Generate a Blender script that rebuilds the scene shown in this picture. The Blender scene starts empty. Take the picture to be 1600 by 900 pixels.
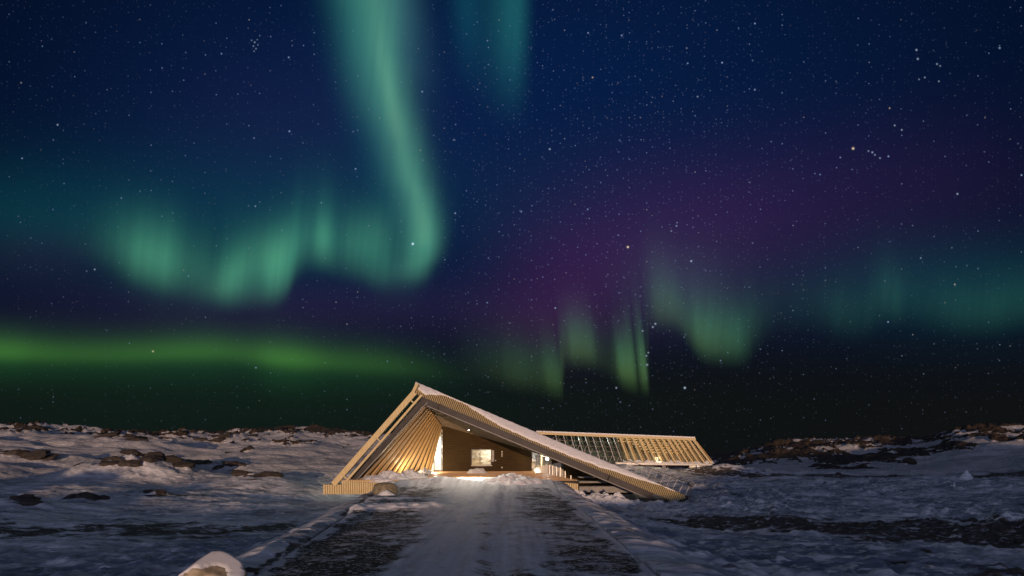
import bpy, bmesh, math, random
import numpy as np
from mathutils import Vector, noise as mnoise
random.seed(7); rng = np.random.default_rng(11)
R = math.radians
scene = bpy.context.scene

# ------------------------------------------------------------------ camera
# metres; deck of the building is z = 0, camera stands at the origin 1.9 m above it, looking along +Y
F = 720.0; HY = 718.0; EYE = 1.9
cam_d = bpy.data.cameras.new("camera"); cam = bpy.data.objects.new("camera", cam_d)
scene.collection.objects.link(cam)
cam.location = (0, 0, EYE); cam.rotation_euler = (R(90), 0, 0)
cam_d.sensor_width = 36; cam_d.lens = 36 * F / 1600; cam_d.shift_y = (HY - 450) / 1600
cam_d.clip_start = 0.1; cam_d.clip_end = 8000
scene.camera = cam

def W(px, py, D):
    """point at distance D whose bearing and elevation were measured on the photograph"""
    return Vector(((px - 800) * D / F, D, EYE - (py - HY) * D / F))

# ------------------------------------------------------------------ exposure
scene.view_settings.view_transform = 'Standard'; scene.view_settings.look = 'None'
scene.view_settings.exposure = 0; scene.view_settings.gamma = 1
scene.render.engine = 'CYCLES'
scene.cycles.max_bounces = 6; scene.cycles.diffuse_bounces = 3
scene.cycles.use_denoising = True
scene.cycles.sample_clamp_indirect = 3

# ------------------------------------------------------------------ sun (low warm glow from behind the camera)
SUN_EL, SUN_AZ = 2.0, 3.0
sd = bpy.data.lights.new("low_sun", 'SUN'); sd.energy = 2.5; sd.angle = R(0.6); sd.color = (1, .62, .37)
so = bpy.data.objects.new("low_sun", sd); scene.collection.objects.link(so)
so.rotation_euler = (R(90 - SUN_EL), 0, R(SUN_AZ))       # light travels towards +Y, slightly down
so.location = (0, -50, 20)

# ------------------------------------------------------------------ world: night sky with stars and aurora, fixed in world directions
world = bpy.data.worlds.new("World"); scene.world = world; world.use_nodes = True
wt = world.node_tree; wt.nodes.clear()
class N:
    """tiny wrapper so node maths can be written as expressions"""
    def __init__(s, sock): s.s = sock
    def _m(op, a, b=None, c=None):
        n = N.tree.nodes.new('ShaderNodeMath'); n.operation = op
        for i, v in enumerate((a, b, c)):
            if v is None: continue
            if isinstance(v, N): N.tree.links.new(v.s, n.inputs[i])
            else: n.inputs[i].default_value = float(v)
        return N(n.outputs[0])
    def __add__(a, b): return N._m('ADD', a, b)
    __radd__ = __add__
    def __sub__(a, b): return N._m('SUBTRACT', a, b)
    def __rsub__(a, b): return N._m('SUBTRACT', b, a)
    def __mul__(a, b): return N._m('MULTIPLY', a, b)
    __rmul__ = __mul__
    def __truediv__(a, b): return N._m('DIVIDE', a, b)
    def __neg__(a): return N._m('MULTIPLY', a, -1)
    def __pow__(a, b): return N._m('POWER', a, b)
    def exp(a): return N._m('EXPONENT', a)
    def clamp(a, lo=0., hi=1.): return N._m('MINIMUM', N._m('MAXIMUM', a, lo), hi)
    def maxi(a, b): return N._m('MAXIMUM', a, b)
    def mini(a, b): return N._m('MINIMUM', a, b)
    def lt(a, b): return N._m('LESS_THAN', a, b)
    def smooth(a, lo, hi):
        n = N.tree.nodes.new('ShaderNodeMapRange'); n.interpolation_type = 'SMOOTHSTEP'
        N.tree.links.new(a.s, n.inputs[0]); n.inputs[1].default_value = lo; n.inputs[2].default_value = hi
        return N(n.outputs[0])
    def curve(a, pts):
        """piecewise smooth function through (x, y) points"""
        xs = [p[0] for p in pts]; ys = [p[1] for p in pts]
        x0, x1, y0, y1 = min(xs), max(xs), min(ys), max(ys); dy = (y1 - y0) or 1
        n = N.tree.nodes.new('ShaderNodeFloatCurve'); c = n.mapping.curves[0]
        while len(c.points) < len(pts): c.points.new(.5, .5)
        for p, (x, y) in zip(c.points, pts):
            p.location = ((x - x0) / (x1 - x0), (y - y0) / dy); p.handle_type = 'AUTO'
        n.mapping.use_clip = False; n.mapping.update()
        t = (a - x0) / (x1 - x0)
        N.tree.links.new(t.clamp().s, n.inputs['Value'])
        return N(n.outputs[0]) * dy + y0
N.tree = wt
tc = wt.nodes.new('ShaderNodeTexCoord'); sx = wt.nodes.new('ShaderNodeSeparateXYZ')
wt.links.new(tc.outputs['Generated'], sx.inputs[0])
dx, dy_, dz = N(sx.outputs[0]), N(sx.outputs[1]), N(sx.outputs[2])
front = dy_.smooth(0.03, 0.35)
yy = dy_.maxi(0.03)
U = dx / yy * F + 800.0          # bearing  (tangent scale)
V = HY - dz / yy * F             # elevation (tangent scale)
acc = [None, None, None]
def addc(col, w):
    for i in range(3):
        if col[i] == 0: continue
        t = w * col[i]; acc[i] = t if acc[i] is None else acc[i] + t
def gauss(cx, cy, wx, wy):
    a = (U - cx) / wx; b = (V - cy) / wy
    return (-(a * a + b * b)).exp()
def comb(x, y=0.0, z=0.0):
    n = wt.nodes.new('ShaderNodeCombineXYZ')
    for i, v in enumerate((x, y, z)):
        if isinstance(v, N): wt.links.new(v.s, n.inputs[i])
        else: n.inputs[i].default_value = v
    return n.outputs[0]
def noise2(x, y, scale, detail=2.0):
    n = wt.nodes.new('ShaderNodeTexNoise'); n.noise_dimensions = '2D'
    wt.links.new(comb(x, y), n.inputs['Vector']); n.inputs['Scale'].default_value = scale; n.inputs['Detail'].default_value = detail
    return N(n.outputs[0])

# base night sky
low = V.smooth(420, 640)                                   # 1 near the horizon
addc((.0012, .0042, .0165), 1.0 - low * .9)
addc((.0005, .0066, .034), gauss(930, 150, 560, 330) * (1.0 - low))
addc((.0004, .0040, .020), gauss(420, 200, 420, 260))
addc((.0045, .0050, .0045), low)
addc((.0003, .0062, .0016), gauss(330, 630, 560, 75))
# purple veils
addc((.021, .0035, .021), gauss(1090, 350, 230, 105))
addc((.018, .0010, .014), gauss(905, 420, 120, 75))
addc((.014, .002, .012), gauss(860, 500, 95, 60))
addc((.008, .0014, .009), gauss(1430, 290, 230, 110))
addc((.0100, .0035, .0140), gauss(500, 480, 480, 50))
addc((.0035, .0008, .0040), gauss(470, 190, 240, 110))
addc((.006, .001, .004), gauss(60, 400, 130, 40))

warp = (noise2(U * .004, V * .004, 1.0) - .5)
rays = noise2(U * .035 + V * .0035, V * .0012, 1.0, 3.0) * .6 + noise2(U * .085 + V * .0085, V * .0022, 1.0, 2.0) * .4
rayk = (rays * 1.1 + .45)

# 1. tall ribbon falling from the top of the sky
xc = V.curve([(-400, 520), (-150, 548), (0, 588), (100, 604), (200, 624), (270, 643), (330, 664), (380, 668), (420, 650), (470, 625)])
d = U - xc + warp * 14
wr = V.curve([(-400, 60), (0, 34), (150, 28), (250, 30), (330, 21), (400, 22), (470, 30)])
wl = V.curve([(-400, 80), (0, 50), (150, 45), (250, 34), (330, 36), (400, 34), (470, 40)])
isr = d.smooth(-6, 6)
wd = wl + (wr - wl) * isr
rib = (-(d / wd) * (d / wd)).exp()
ramp = V.curve([(-400, .5), (-100, .8), (0, .92), (100, 1), (220, .92), (300, .95), (360, .9), (400, .62), (430, .3), (460, .04), (500, 0)])
addc((.048, .182, .110), rib * ramp * (rayk * .5 + .5))
core = (-((d + 4.0) / 13.0) * ((d + 4.0) / 13.0)).exp() * V.curve([(-300, 0), (0, .2), (120, .8), (180, .95), (230, .5), (300, .45), (350, .8), (385, .2), (410, 0), (500, 0)])
addc((.035, .075, .030), core)
side = (-((d - 38.0) / 34.0) * ((d - 38.0) / 34.0)).exp() * V.curve([(-300, .6), (0, .8), (90, .55), (170, .12), (240, 0), (500, 0)])
addc((.020, .070, .075), side)
lft = (-((d + 40.0) / 38.0) * ((d + 40.0) / 38.0)).exp() * V.curve([(-300, .6), (0, .7), (150, .5), (300, .25), (400, .1), (460, 0)])
addc((.002, .060, .055), lft)
# 2. short teal streaks right of it
dd = U - 806.0 + (V - 100.0) * .02
s2 = (-(dd / 42.0) * (dd / 42.0)).exp() * (1.0 - dd.smooth(-6, 34)) * (1.0 - V.smooth(20, 215))
addc((.008, .080, .066), s2 * (rayk * .4 + .6))
dd2 = U - 728.0 - V * .06
addc((.002, .030, .034), (-(dd2 / 24.0) * (dd2 / 24.0)).exp() * (1.0 - V.smooth(0, 170)))

# 3. curtains: lower border, strength and height vary along the bearing
def curtain(edge, strength, height, skew, soft, top_fade):
    xs = U + (V - 500.0) * skew
    eb = xs.curve(edge); st = xs.curve(strength); ht = xs.curve(height)
    up = eb - V + warp * 16                       # positive above the border
    t = (up / ht)
    prof = up.smooth(-soft, soft * 1.7) * (-(t.maxi(0.0) * t.maxi(0.0) * top_fade + t.maxi(0.0) * .35)).exp()
    return prof * (st ** 1.15), t, up
c1, t1, up1 = curtain(
    [(-250, 330), (0, 372), (100, 388), (170, 410), (215, 432), (260, 442), (310, 452), (360, 464), (420, 458), (445, 446), (466, 412), (490, 404), (520, 414), (560, 424), (610, 438), (645, 432), (680, 396), (720, 330)],
    [(-250, .03), (0, .07), (90, .10), (150, .18), (195, .46), (235, .74), (275, .55), (310, .34), (340, .52), (365, .74), (392, .62), (420, 1.0), (440, 1.04), (466, .68), (482, .62), (503, .86), (528, .58), (562, .68), (596, .62), (628, .36), (652, .48), (676, .32), (702, .08), (720, 0)],
    [(-250, 110), (0, 100), (200, 78), (330, 92), (430, 92), (500, 92), (580, 86), (650, 80), (720, 60)],
    .03, 30, .9)
lowmix = (-(t1.maxi(0.0))).exp()
def patch(cx, cy, w, down, up_, skew, k):
    """one bright fold of a curtain: firm lower border, long fade upwards"""
    v = V - cy + warp * 12; u = (U - cx + v * skew) / w
    isd = v.smooth(-6, 6); hh = isd * (down - up_ * .86) + up_ * .86
    t_ = v / hh
    return (-(u * u + t_ * t_)).exp() * k
fold = None
for a_ in ((185, 372, 40, 40, 66, .04, .16), (308, 424, 30, 42, 66, .12, .24), (222, 392, 34, 42, 66, .06, .42), (262, 408, 34, 46, 70, .06, .42), (352, 446, 30, 26, 62, .35, .46), (386, 410, 26, 40, 70, .25, .34), (416, 404, 17, 44, 52, .10, .46), (439, 404, 17, 48, 58, .14, .62), (466, 378, 26, 34, 50, .1, .22),
           (504, 374, 15, 34, 48, .05, .52), (552, 376, 26, 36, 52, .02, .34), (590, 374, 24, 44, 56, .0, .40), (652, 408, 18, 24, 50, .1, .24)):
    p_ = patch(*a_); fold = p_ if fold is None else fold + p_
addc((.026, .140, .072), fold * (rayk * .6 + .4)); addc((.030, .060, .020), fold * fold)
addc((.031, .175, .100), c1 * (rayk * .60 + .40))
addc((.018, .036, .010), c1 * lowmix * lowmix * lowmix)
hz = gauss(330, 330, 400, 105)
addc((.001, .017, .019), hz)
addc((.000, .009, .010), gauss(20, 330, 170, 70))
# 4. right-hand curtains
c2, t2, up2 = curtain(
    [(700, 560), (780, 590), (840, 598), (866, 602), (874, 556), (900, 552), (935, 566), (955, 580), (985, 592), (1003, 594), (1012, 500), (1040, 496), (1070, 520), (1105, 545), (1150, 546), (1175, 526), (1250, 500), (1330, 512), (1400, 490), (1450, 500), (1520, 508), (1600, 500), (1800, 480)],
    [(700, 0), (775, .20), (800, .30), (825, .26), (844, .40), (856, .48), (866, .34), (874, .30), (888, .54), (900, .58), (925, .34), (943, .16), (958, .5), (972, .78), (984, .5), (989, .18), (995, .7), (1001, .62), (1006, .1), (1020, .18), (1050, .42), (1068, .36), (1085, .6), (1110, .72), (1142, .68), (1160, .5), (1184, .32), (1220, .16), (1280, .2), (1325, .3), (1365, .26), (1395, .4), (1416, .26), (1440, .22), (1490, .36), (1540, .38), (1600, .34), (1800, .2)],
    [(700, 60), (855, 70), (900, 62), (970, 66), (1000, 90), (1060, 80), (1120, 76), (1200, 70), (1330, 66), (1410, 74), (1500, 72), (1800, 70)],
    -.10, 32, 1.0)
left_part = 1.0 - U.smooth(1000, 1250)
addc((.034, .165, .094), c2 * (rayk * .95 + .05))
addc((.13, .19, .016), c2 * (-(t2.maxi(0.0) * 1.7)).exp() * left_part)
addc((.085, .026, .070), c2 * t2.smooth(.5, 1.6) * left_part)
addc((.001, .016, .018), gauss(1500, 440, 240, 75))
addc((.012, .018, .022), gauss(1060, 440, 90, 65))
# 5. bright green arc above the left horizon
yc = U.curve([(-300, 545), (0, 550), (200, 552), (330, 551), (450, 561), (560, 566), (680, 578), (800, 590)])
e = V - yc + warp * 10
st5 = U.curve([(-300, .95), (0, .95), (60, .72), (140, .6), (230, .66), (310, .74), (380, .62), (440, .98), (475, .85), (530, .52), (600, .4), (660, .2), (740, .03), (800, 0)])
isup = 1.0 - e.smooth(-5, 5)
w5 = isup * 6.0 + 15.0
addc((.026, .092, .009), (-(e / w5) * (e / w5)).exp() * st5)
addc((.009, .026, .007), (-((e + 20.0) / 30.0) * ((e + 20.0) / 30.0)).exp() * st5)
addc((.004, .030, .006), (-((e - 14.0) / 34.0) * ((e - 14.0) / 34.0)).exp() * st5)

# stars
def stars(cell, rad, thr, gain, off, mask=None):
    v = wt.nodes.new('ShaderNodeTexVoronoi'); v.voronoi_dimensions = '2D'; v.inputs['Scale'].default_value = 1.0
    wt.links.new(comb(U / cell + off, V / cell + off * .37), v.inputs['Vector'])
    s3 = wt.nodes.new('ShaderNodeSeparateColor'); wt.links.new(v.outputs['Color'], s3.inputs[0])
    r, g, b = (N(o) for o in s3.outputs)
    on = ((r - thr) / (1 - thr)).clamp()
    amp = on ** 5.0 * .95 + on * .10
    if mask is not None: amp = amp * mask
    dist = N(v.outputs['Distance']) * (cell / rad)
    disc = (-(dist * dist)).exp() * amp * gain
    warm = g.smooth(.80, 1.0)
    for i, (cb, cw) in enumerate(((.52, .98), (.70, .80), (1.15, .60))):
        t = disc * (cb + warm * (cw - cb)); acc[i] = acc[i] + t
ext = 1.0 - V.smooth(480, 740) * .7
ext = ext / (acc[1] * 9.0 + 1.0)
milky = gauss(960, 300, 260, 330) * .9 + .28
stars(17.0, .80, .50, .34, 3.1, ext)
stars(9.0, .75, .50, .30, 17.7, ext * milky)
stars(6.0, .62, .35, .17, 31.3, ext * milky)
stars(52.0, 1.05, .60, .62, 9.3, ext)
def dot(px, py, rad, col):
    w_ = gauss(px, py, rad, rad)
    addc(col, w_)
for px, py, rd, k, wm in [(645, 381, 2.4, 1.1, 0), (1333, 232, 2.6, .85, 1), (981, 386, 2.3, .9, 1), (1080, 408, 2, .6, 0), (1070, 606, 2.2, .75, 0), (963, 606, 1.8, .45, 0),
                          (859, 233, 1.9, .5, 0), (1011, 570, 2.4, .35, 0), (1010, 556, 2, .35, 0), (1013, 551, 1.7, .4, 0), (1024, 506, 2, .5, 0), (1020, 511, 2, .45, 0), (1004, 517, 1.7, .4, 0),
                          (239, 549, 2, .5, 1), (148, 421, 1.8, .4, 0), (90, 195, 1.9, .45, 0), (1496, 303, 2, .5, 0), (926, 121, 1.8, .4, 1), (1090, 151, 1.7, .4, 0), (1562, 75, 2, .45, 0),
                          (1432, 78, 2, .55, 0), (1434, 92, 2.1, .5, 0), (1464, 100, 1.8, .45, 0), (1469, 103, 1.6, .4, 0), (1445, 121, 1.7, .4, 0), (1436, 124, 1.6, .35, 0), (1467, 127, 1.7, .4, 0),
                          (1363, 238, 1.9, .5, 0), (1357, 236, 1.7, .4, 0), (1367, 242, 1.7, .42, 0), (1375, 247, 1.8, .4, 0), (1313, 246, 1.6, .35, 0), (1398, 196, 1.8, .45, 0), (1409, 203, 1.8, .45, 0), (1390, 169, 1.7, .4, 1),
                          (398, 66, 1.7, .4, 0), (396, 72, 1.6, .32, 0), (400, 76, 1.6, .3, 0), (393, 63, 1.6, .25, 0), (403, 70, 1.5, .25, 0), (397, 80, 1.5, .28, 0), (402, 62, 1.5, .22, 0), (1057, 353, 1.7, .4, 0), (1058, 348, 1.5, .3, 0), (1049, 361, 1.6, .3, 0)]:
    dot(px, py, rd * .62, (1 * k, .78 * k, .5 * k) if wm else (.62 * k, .76 * k, 1.0 * k))
# added glow in the unseen sky behind the camera: soft blue fill light
back = 1.0 - dy_.smooth(-.35, .12)
gl_e = (dz - .12) / .10
upw = (-(gl_e * gl_e)).exp() * dz.smooth(-.02, .06) + .06
BACK = (.88, .93, 1.42)
rgb = []
for i in range(3):
    rgb.append((acc[i] * front + back * upw * BACK[i] + (1.0 - front) * (.002, .005, .015)[i]) )
cc = wt.nodes.new('ShaderNodeCombineColor')
for i in range(3): wt.links.new(rgb[i].s, cc.inputs[i])
bg = wt.nodes.new('ShaderNodeBackground'); bg.inputs[1].default_value = 1.0
wt.links.new(cc.outputs[0], bg.inputs[0])
wo = wt.nodes.new('ShaderNodeOutputWorld'); wt.links.new(bg.outputs[0], wo.inputs[0])
world.cycles.sampling_method = 'MANUAL'; world.cycles.sample_map_resolution = 512

# ------------------------------------------------------------------ materials
def newmat(name):
    m = bpy.data.materials.new(name); m.use_nodes = True
    nt = m.node_tree; b = nt.nodes['Principled BSDF']
    return m, nt, b
def tex(nt, kind, **kw):
    n = nt.nodes.new(kind)
    for k, v in kw.items():
        if k in n.inputs: n.inputs[k].default_value = v
        else: setattr(n, k, v)
    return n
def objcoord(nt, scale=(1, 1, 1), kind='Object'):
    t = nt.nodes.new('ShaderNodeTexCoord'); mp = nt.nodes.new('ShaderNodeMapping'); mp.inputs['Scale'].default_value = scale
    nt.links.new(t.outputs[kind], mp.inputs[0]); return mp.outputs[0]
def rampn(nt, fac, stops):
    r = nt.nodes.new('ShaderNodeValToRGB'); nt.links.new(fac, r.inputs[0])
    e = r.color_ramp.elements
    while len(e) < len(stops): e.new(.5)
    for el, (p, c) in zip(e, stops):
        el.position = p; el.color = (*c, 1) if len(c) == 3 else c
    return r.outputs[0]
def mixc(nt, fac, a, b):
    n = nt.nodes.new('ShaderNodeMix'); n.data_type = 'RGBA'
    for s, v in ((n.inputs[0], fac), (n.inputs[6], a), (n.inputs[7], b)):
        if isinstance(v, bpy.types.NodeSocket): nt.links.new(v, s)
        elif isinstance(v, (int, float)): s.default_value = v
        else: s.default_value = (*v, 1)
    return n.outputs[2]
def bump(nt, b, h, strength, dist, prev=None):
    n = nt.nodes.new('ShaderNodeBump'); n.inputs['Strength'].default_value = strength; n.inputs['Distance'].default_value = dist
    nt.links.new(h, n.inputs['Height'])
    if prev is not None: nt.links.new(prev, n.inputs['Normal'])
    nt.links.new(n.outputs[0], b.inputs['Normal']); return n.outputs[0]
def varied(name, c1, c2, scale=(1, 1, 1), rough=.6, nscale=3, bmp=.0, metallic=0):
    m, nt, b = newmat(name); co = objcoord(nt, scale)
    n = tex(nt, 'ShaderNodeTexNoise', Scale=nscale, Detail=6.0); nt.links.new(co, n.inputs['Vector'])
    nt.links.new(rampn(nt, n.outputs[0], [(.32, c1), (.68, c2)]), b.inputs['Base Color'])
    b.inputs['Roughness'].default_value = rough; b.inputs['Metallic'].default_value = metallic
    if bmp: bump(nt, b, n.outputs[0], bmp, .05)
    return m
M = {}
M['larch'] = varied('larch_wood', (.49, .385, .19), (.65, .53, .28), (6, 6, 1), .6, 2.5, .1)
M['larch_dark'] = varied('oiled_wood', (.34, .21, .08), (.48, .31, .12), (1, 8, 8), .55, 2, .1)
M['dark_wood'] = varied('grey_brown_wood', (.15, .115, .075), (.24, .19, .125), (6, 6, 1), .6, 2.5, .1)  # darker, greyer wood for the front rib, ceiling ribs and some mullions
M['deck'] = varied('deck_boards', (.30, .17, .07), (.46, .28, .12), (.6, 9, 1), .5, 1.2, .15)
M['steel'] = varied('grey_steel', (.032, .030, .032), (.050, .047, .050), (1, 1, 1), .5, 1.2, .03)
M['strip'] = varied('aluminium_strip', (.16, .155, .15), (.22, .21, .20), (1, 1, 1), .5, 2)
M['steel'].node_tree.nodes['Principled BSDF'].inputs['Specular IOR Level'].default_value = .2
M['dark_steel'] = varied('dark_steel', (.02, .02, .022), (.035, .034, .036), (1, 1, 1), .45, 2, .02)
M['galv'] = varied('galvanised_metal', (.34, .34, .34), (.46, .46, .45), (1, 1, 4), .4, 3, 0, .3)
M['black_wall'] = varied('charred_boards', (.024, .015, .0065), (.054, .035, .015), (.5, 1, 9), .7, 1.5, .15)
M['black_wall'].node_tree.nodes['Principled BSDF'].inputs['Specular IOR Level'].default_value = .08
M['backing'] = varied('dark_backing', (.03, .024, .016), (.05, .04, .028), (1, 1, 1), .8, 2)
M['white_wall'] = varied('white_wall', (.68, .66, .62), (.78, .76, .72), (1, 1, 1), .7, 1.5)
M['mural'] = varied('pale_mural', (.42, .39, .34), (.82, .80, .75), (1, 1, 1.6), .7, 1.3)
M['concrete'] = varied('concrete', (.22, .22, .225), (.34, .335, .34), (1, 1, 1), .8, 2.2, .1)
M['boulder'] = varied('lichen_boulder', (.11, .095, .06), (.27, .235, .15), (1, 1, 1), .85, 5, .5)
M['pale_boulder'] = varied('pale_boulder', (.20, .165, .11), (.46, .40, .30), (1, 1, 1.5), .85, 4.5, .8)
M['rock'] = varied('dark_gneiss', (.014, .012, .010), (.068, .054, .042), (1, 1, 2.4), .85, 2.6, 1.0)
M['stone'] = varied('pale_stone', (.30, .30, .28), (.52, .52, .50), (1, 1, 1), .85, 6, .4)

def snow_mat(name, tint=(.80, .82, .85), scale=1.0, bs=.5):
    m, nt, b = newmat(name); co = objcoord(nt, (1, 1, 1))
    n1 = tex(nt, 'ShaderNodeTexNoise', Scale=3.0 * scale, Detail=8.0, Roughness=.6); nt.links.new(co, n1.inputs['Vector'])
    n2 = tex(nt, 'ShaderNodeTexNoise', Scale=22.0 * scale, Detail=4.0); nt.links.new(co, n2.inputs['Vector'])
    nt.links.new(rampn(nt, n1.outputs[0], [(.3, tuple(c * .86 for c in tint)), (.6, tint)]), b.inputs['Base Color'])
    b.inputs['Roughness'].default_value = .55; b.inputs['Specular IOR Level'].default_value = .35
    p = bump(nt, b, n1.outputs[0], bs, .18); bump(nt, b, n2.outputs[0], bs * .7, .03, p)
    return m
M['snow'] = snow_mat('settled_snow')
M['snow_smooth'] = snow_mat('smooth_snow', (.74, .76, .80), .5, .12)
M['snow_rough'] = snow_mat('ploughed_snow', (.76, .78, .82), 1.6, .9)

def glass_mat(name, tint, refl=.12):
    m, nt, b = newmat(name); nt.nodes.remove(b)
    tr = nt.nodes.new('ShaderNodeBsdfTransparent'); tr.inputs[0].default_value = (*tint, 1)
    gl = nt.nodes.new('ShaderNodeBsdfGlossy'); gl.inputs['Roughness'].default_value = .04
    fr = nt.nodes.new('ShaderNodeFresnel'); fr.inputs[0].default_value = 1.5
    mx = nt.nodes.new('ShaderNodeMixShader'); nt.links.new(fr.outputs[0], mx.inputs[0])
    nt.links.new(tr.outputs[0], mx.inputs[1]); nt.links.new(gl.outputs[0], mx.inputs[2])
    nt.links.new(mx.outputs[0], nt.nodes['Material Output'].inputs[0]); return m
M['glass'] = glass_mat('clear_glass', (.93, .95, .93))
M['glass_green'] = glass_mat('greenish_glass', (.70, .77, .73))
def emit_mat(name, col, s):
    m, nt, b = newmat(name); b.inputs['Base Color'].default_value = (.8, .8, .8, 1)
    b.inputs['Emission Color'].default_value = (*col, 1); b.inputs['Emission Strength'].default_value = s; return m
M['lamp_white'] = emit_mat('lit_lamp_white', (1, .95, .85), 30)
M['lamp_warm'] = emit_mat('lit_lamp_warm', (1, .78, .48), 1.2)

# ------------------------------------------------------------------ helpers
COL = scene.collection
def tag(o, label, cat, group=None, kind=None):
    if label: o['label'] = label
    if cat: o['category'] = cat
    if group: o['group'] = group
    if kind: o['kind'] = kind
    return o
def thing(name, loc, label, cat, group=None):
    o = bpy.data.objects.new(name, None); COL.objects.link(o); o.location = loc; o.empty_display_size = .3
    return tag(o, label, cat, group)
class MB:
    """collects boxes, bars, sheets and tubes (world coordinates) and links them as one mesh"""
    def __init__(s): s.v = []; s.f = []
    def add(s, vs, fs):
        o = len(s.v); s.v += [tuple(v) for v in vs]; s.f += [tuple(i + o for i in f) for f in fs]; return s
    def hexa(s, p):          # p: 8 points, bottom 4 then top 4, same winding
        return s.add(p, [(0, 3, 2, 1), (4, 5, 6, 7), (0, 1, 5, 4), (1, 2, 6, 5), (2, 3, 7, 6), (3, 0, 4, 7)])
    def box(s, x0, x1, y0, y1, z0, z1):
        return s.hexa([(x0, y0, z0), (x1, y0, z0), (x1, y1, z0), (x0, y1, z0), (x0, y0, z1), (x1, y0, z1), (x1, y1, z1), (x0, y1, z1)])
    def beam(s, a, b, w, h, up=Vector((0, 1, 0))):
        """box from a to b; h measured across the bar along 'up', w along the third axis"""
        a, b = Vector(a), Vector(b); d = (b - a).normalized()
        u = (up - d * up.dot(d)).normalized(); n = d.cross(u)
        q = [(-.5, -.5), (.5, -.5), (.5, .5), (-.5, .5)]
        return s.hexa([a + n * (w * i) + u * (h * j) for i, j in q] + [b + n * (w * i) + u * (h * j) for i, j in q])
    def prism(s, poly, y0, y1):     # poly in (x, z)
        n = len(poly)
        s.add([(x, y0, z) for x, z in poly] + [(x, y1, z) for x, z in poly],
              [tuple(range(n)), tuple(range(2 * n - 1, n - 1, -1))] + [(i, i + n, (i + 1) % n + n, (i + 1) % n) for i in range(n)])
        return s
    def slab(s, quad, off):         # thick sheet: quad + offset vector
        off = Vector(off); return s.hexa([Vector(p) for p in quad] + [Vector(p) + off for p in quad])
    def tube(s, a, b, r, n=8, r2=None):
        a, b = Vector(a), Vector(b); d = (b - a).normalized(); u = d.orthogonal().normalized(); w = d.cross(u); r2 = r if r2 is None else r2
        vs = []
        for p, rr in ((a, r), (b, r2)):
            for k in range(n):
                t = 2 * math.pi * k / n; vs.append(p + u * (rr * math.cos(t)) + w * (rr * math.sin(t)))
        return s.add(vs, [(k, (k + 1) % n, n + (k + 1) % n, n + k) for k in range(n)] + [tuple(range(n - 1, -1, -1)), tuple(range(n, 2 * n))])
    def grid(s, pts):               # pts[i][j]
        a, b = len(pts), len(pts[0])
        return s.add([p for r in pts for p in r], [(i * b + j, i * b + j + 1, (i + 1) * b + j + 1, (i + 1) * b + j) for i in range(a - 1) for j in range(b - 1)])
    def build(s, name, mat, parent=None, smooth=False, bev=0):
        me = bpy.data.meshes.new(name); org = Vector((0, 0, 0))
        if parent is not None:
            p = parent
            while p: org = org + p.location; p = p.parent
        me.from_pydata([tuple(Vector(v) - org) for v in s.v], [], s.f); me.validate()
        bm = bmesh.new(); bm.from_mesh(me); bmesh.ops.recalc_face_normals(bm, faces=bm.faces); bm.to_mesh(me); bm.free()
        me.materials.append(mat)
        if smooth: me.polygons.foreach_set('use_smooth', [True] * len(me.polygons))
        o = bpy.data.objects.new(name, me); COL.objects.link(o)
        if parent is not None: o.parent = parent
        if bev:
            md = o.modifiers.new('edge', 'BEVEL'); md.width = bev; md.segments = 1; md.limit_method = 'ANGLE'
        return o
def lerp(a, b, t): return a + (b - a) * t

# numpy noise
PERM = rng.permutation(512); GR = rng.normal(size=(512, 2)); GR /= np.linalg.norm(GR, axis=1)[:, None]
def perlin(x, y):
    xi = np.floor(x).astype(np.int64); yi = np.floor(y).astype(np.int64); xf = x - xi; yf = y - yi
    u = xf * xf * xf * (xf * (xf * 6 - 15) + 10); v = yf * yf * yf * (yf * (yf * 6 - 15) + 10)
    def g(i, j):
        h = PERM[(PERM[(xi + i) & 511] + yi + j) & 511]
        return GR[h, 0] * (xf - i) + GR[h, 1] * (yf - j)
    a = g(0, 0) + u * (g(1, 0) - g(0, 0)); b = g(0, 1) + u * (g(1, 1) - g(0, 1))
    return (a + v * (b - a)) * 1.5
def fbm(x, y, o=4, gain=.5):
    r = 0; a = 1.0; f = 1.0
    for k in range(o):
        r = r + a * perlin(x * f + 17.3 * k, y * f - 9.1 * k); a *= gain; f *= 2.03
    return r
def sstep(x, a, b):
    t = np.clip((x - a) / (b - a), 0, 1); return t * t * (3 - 2 * t)

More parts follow.
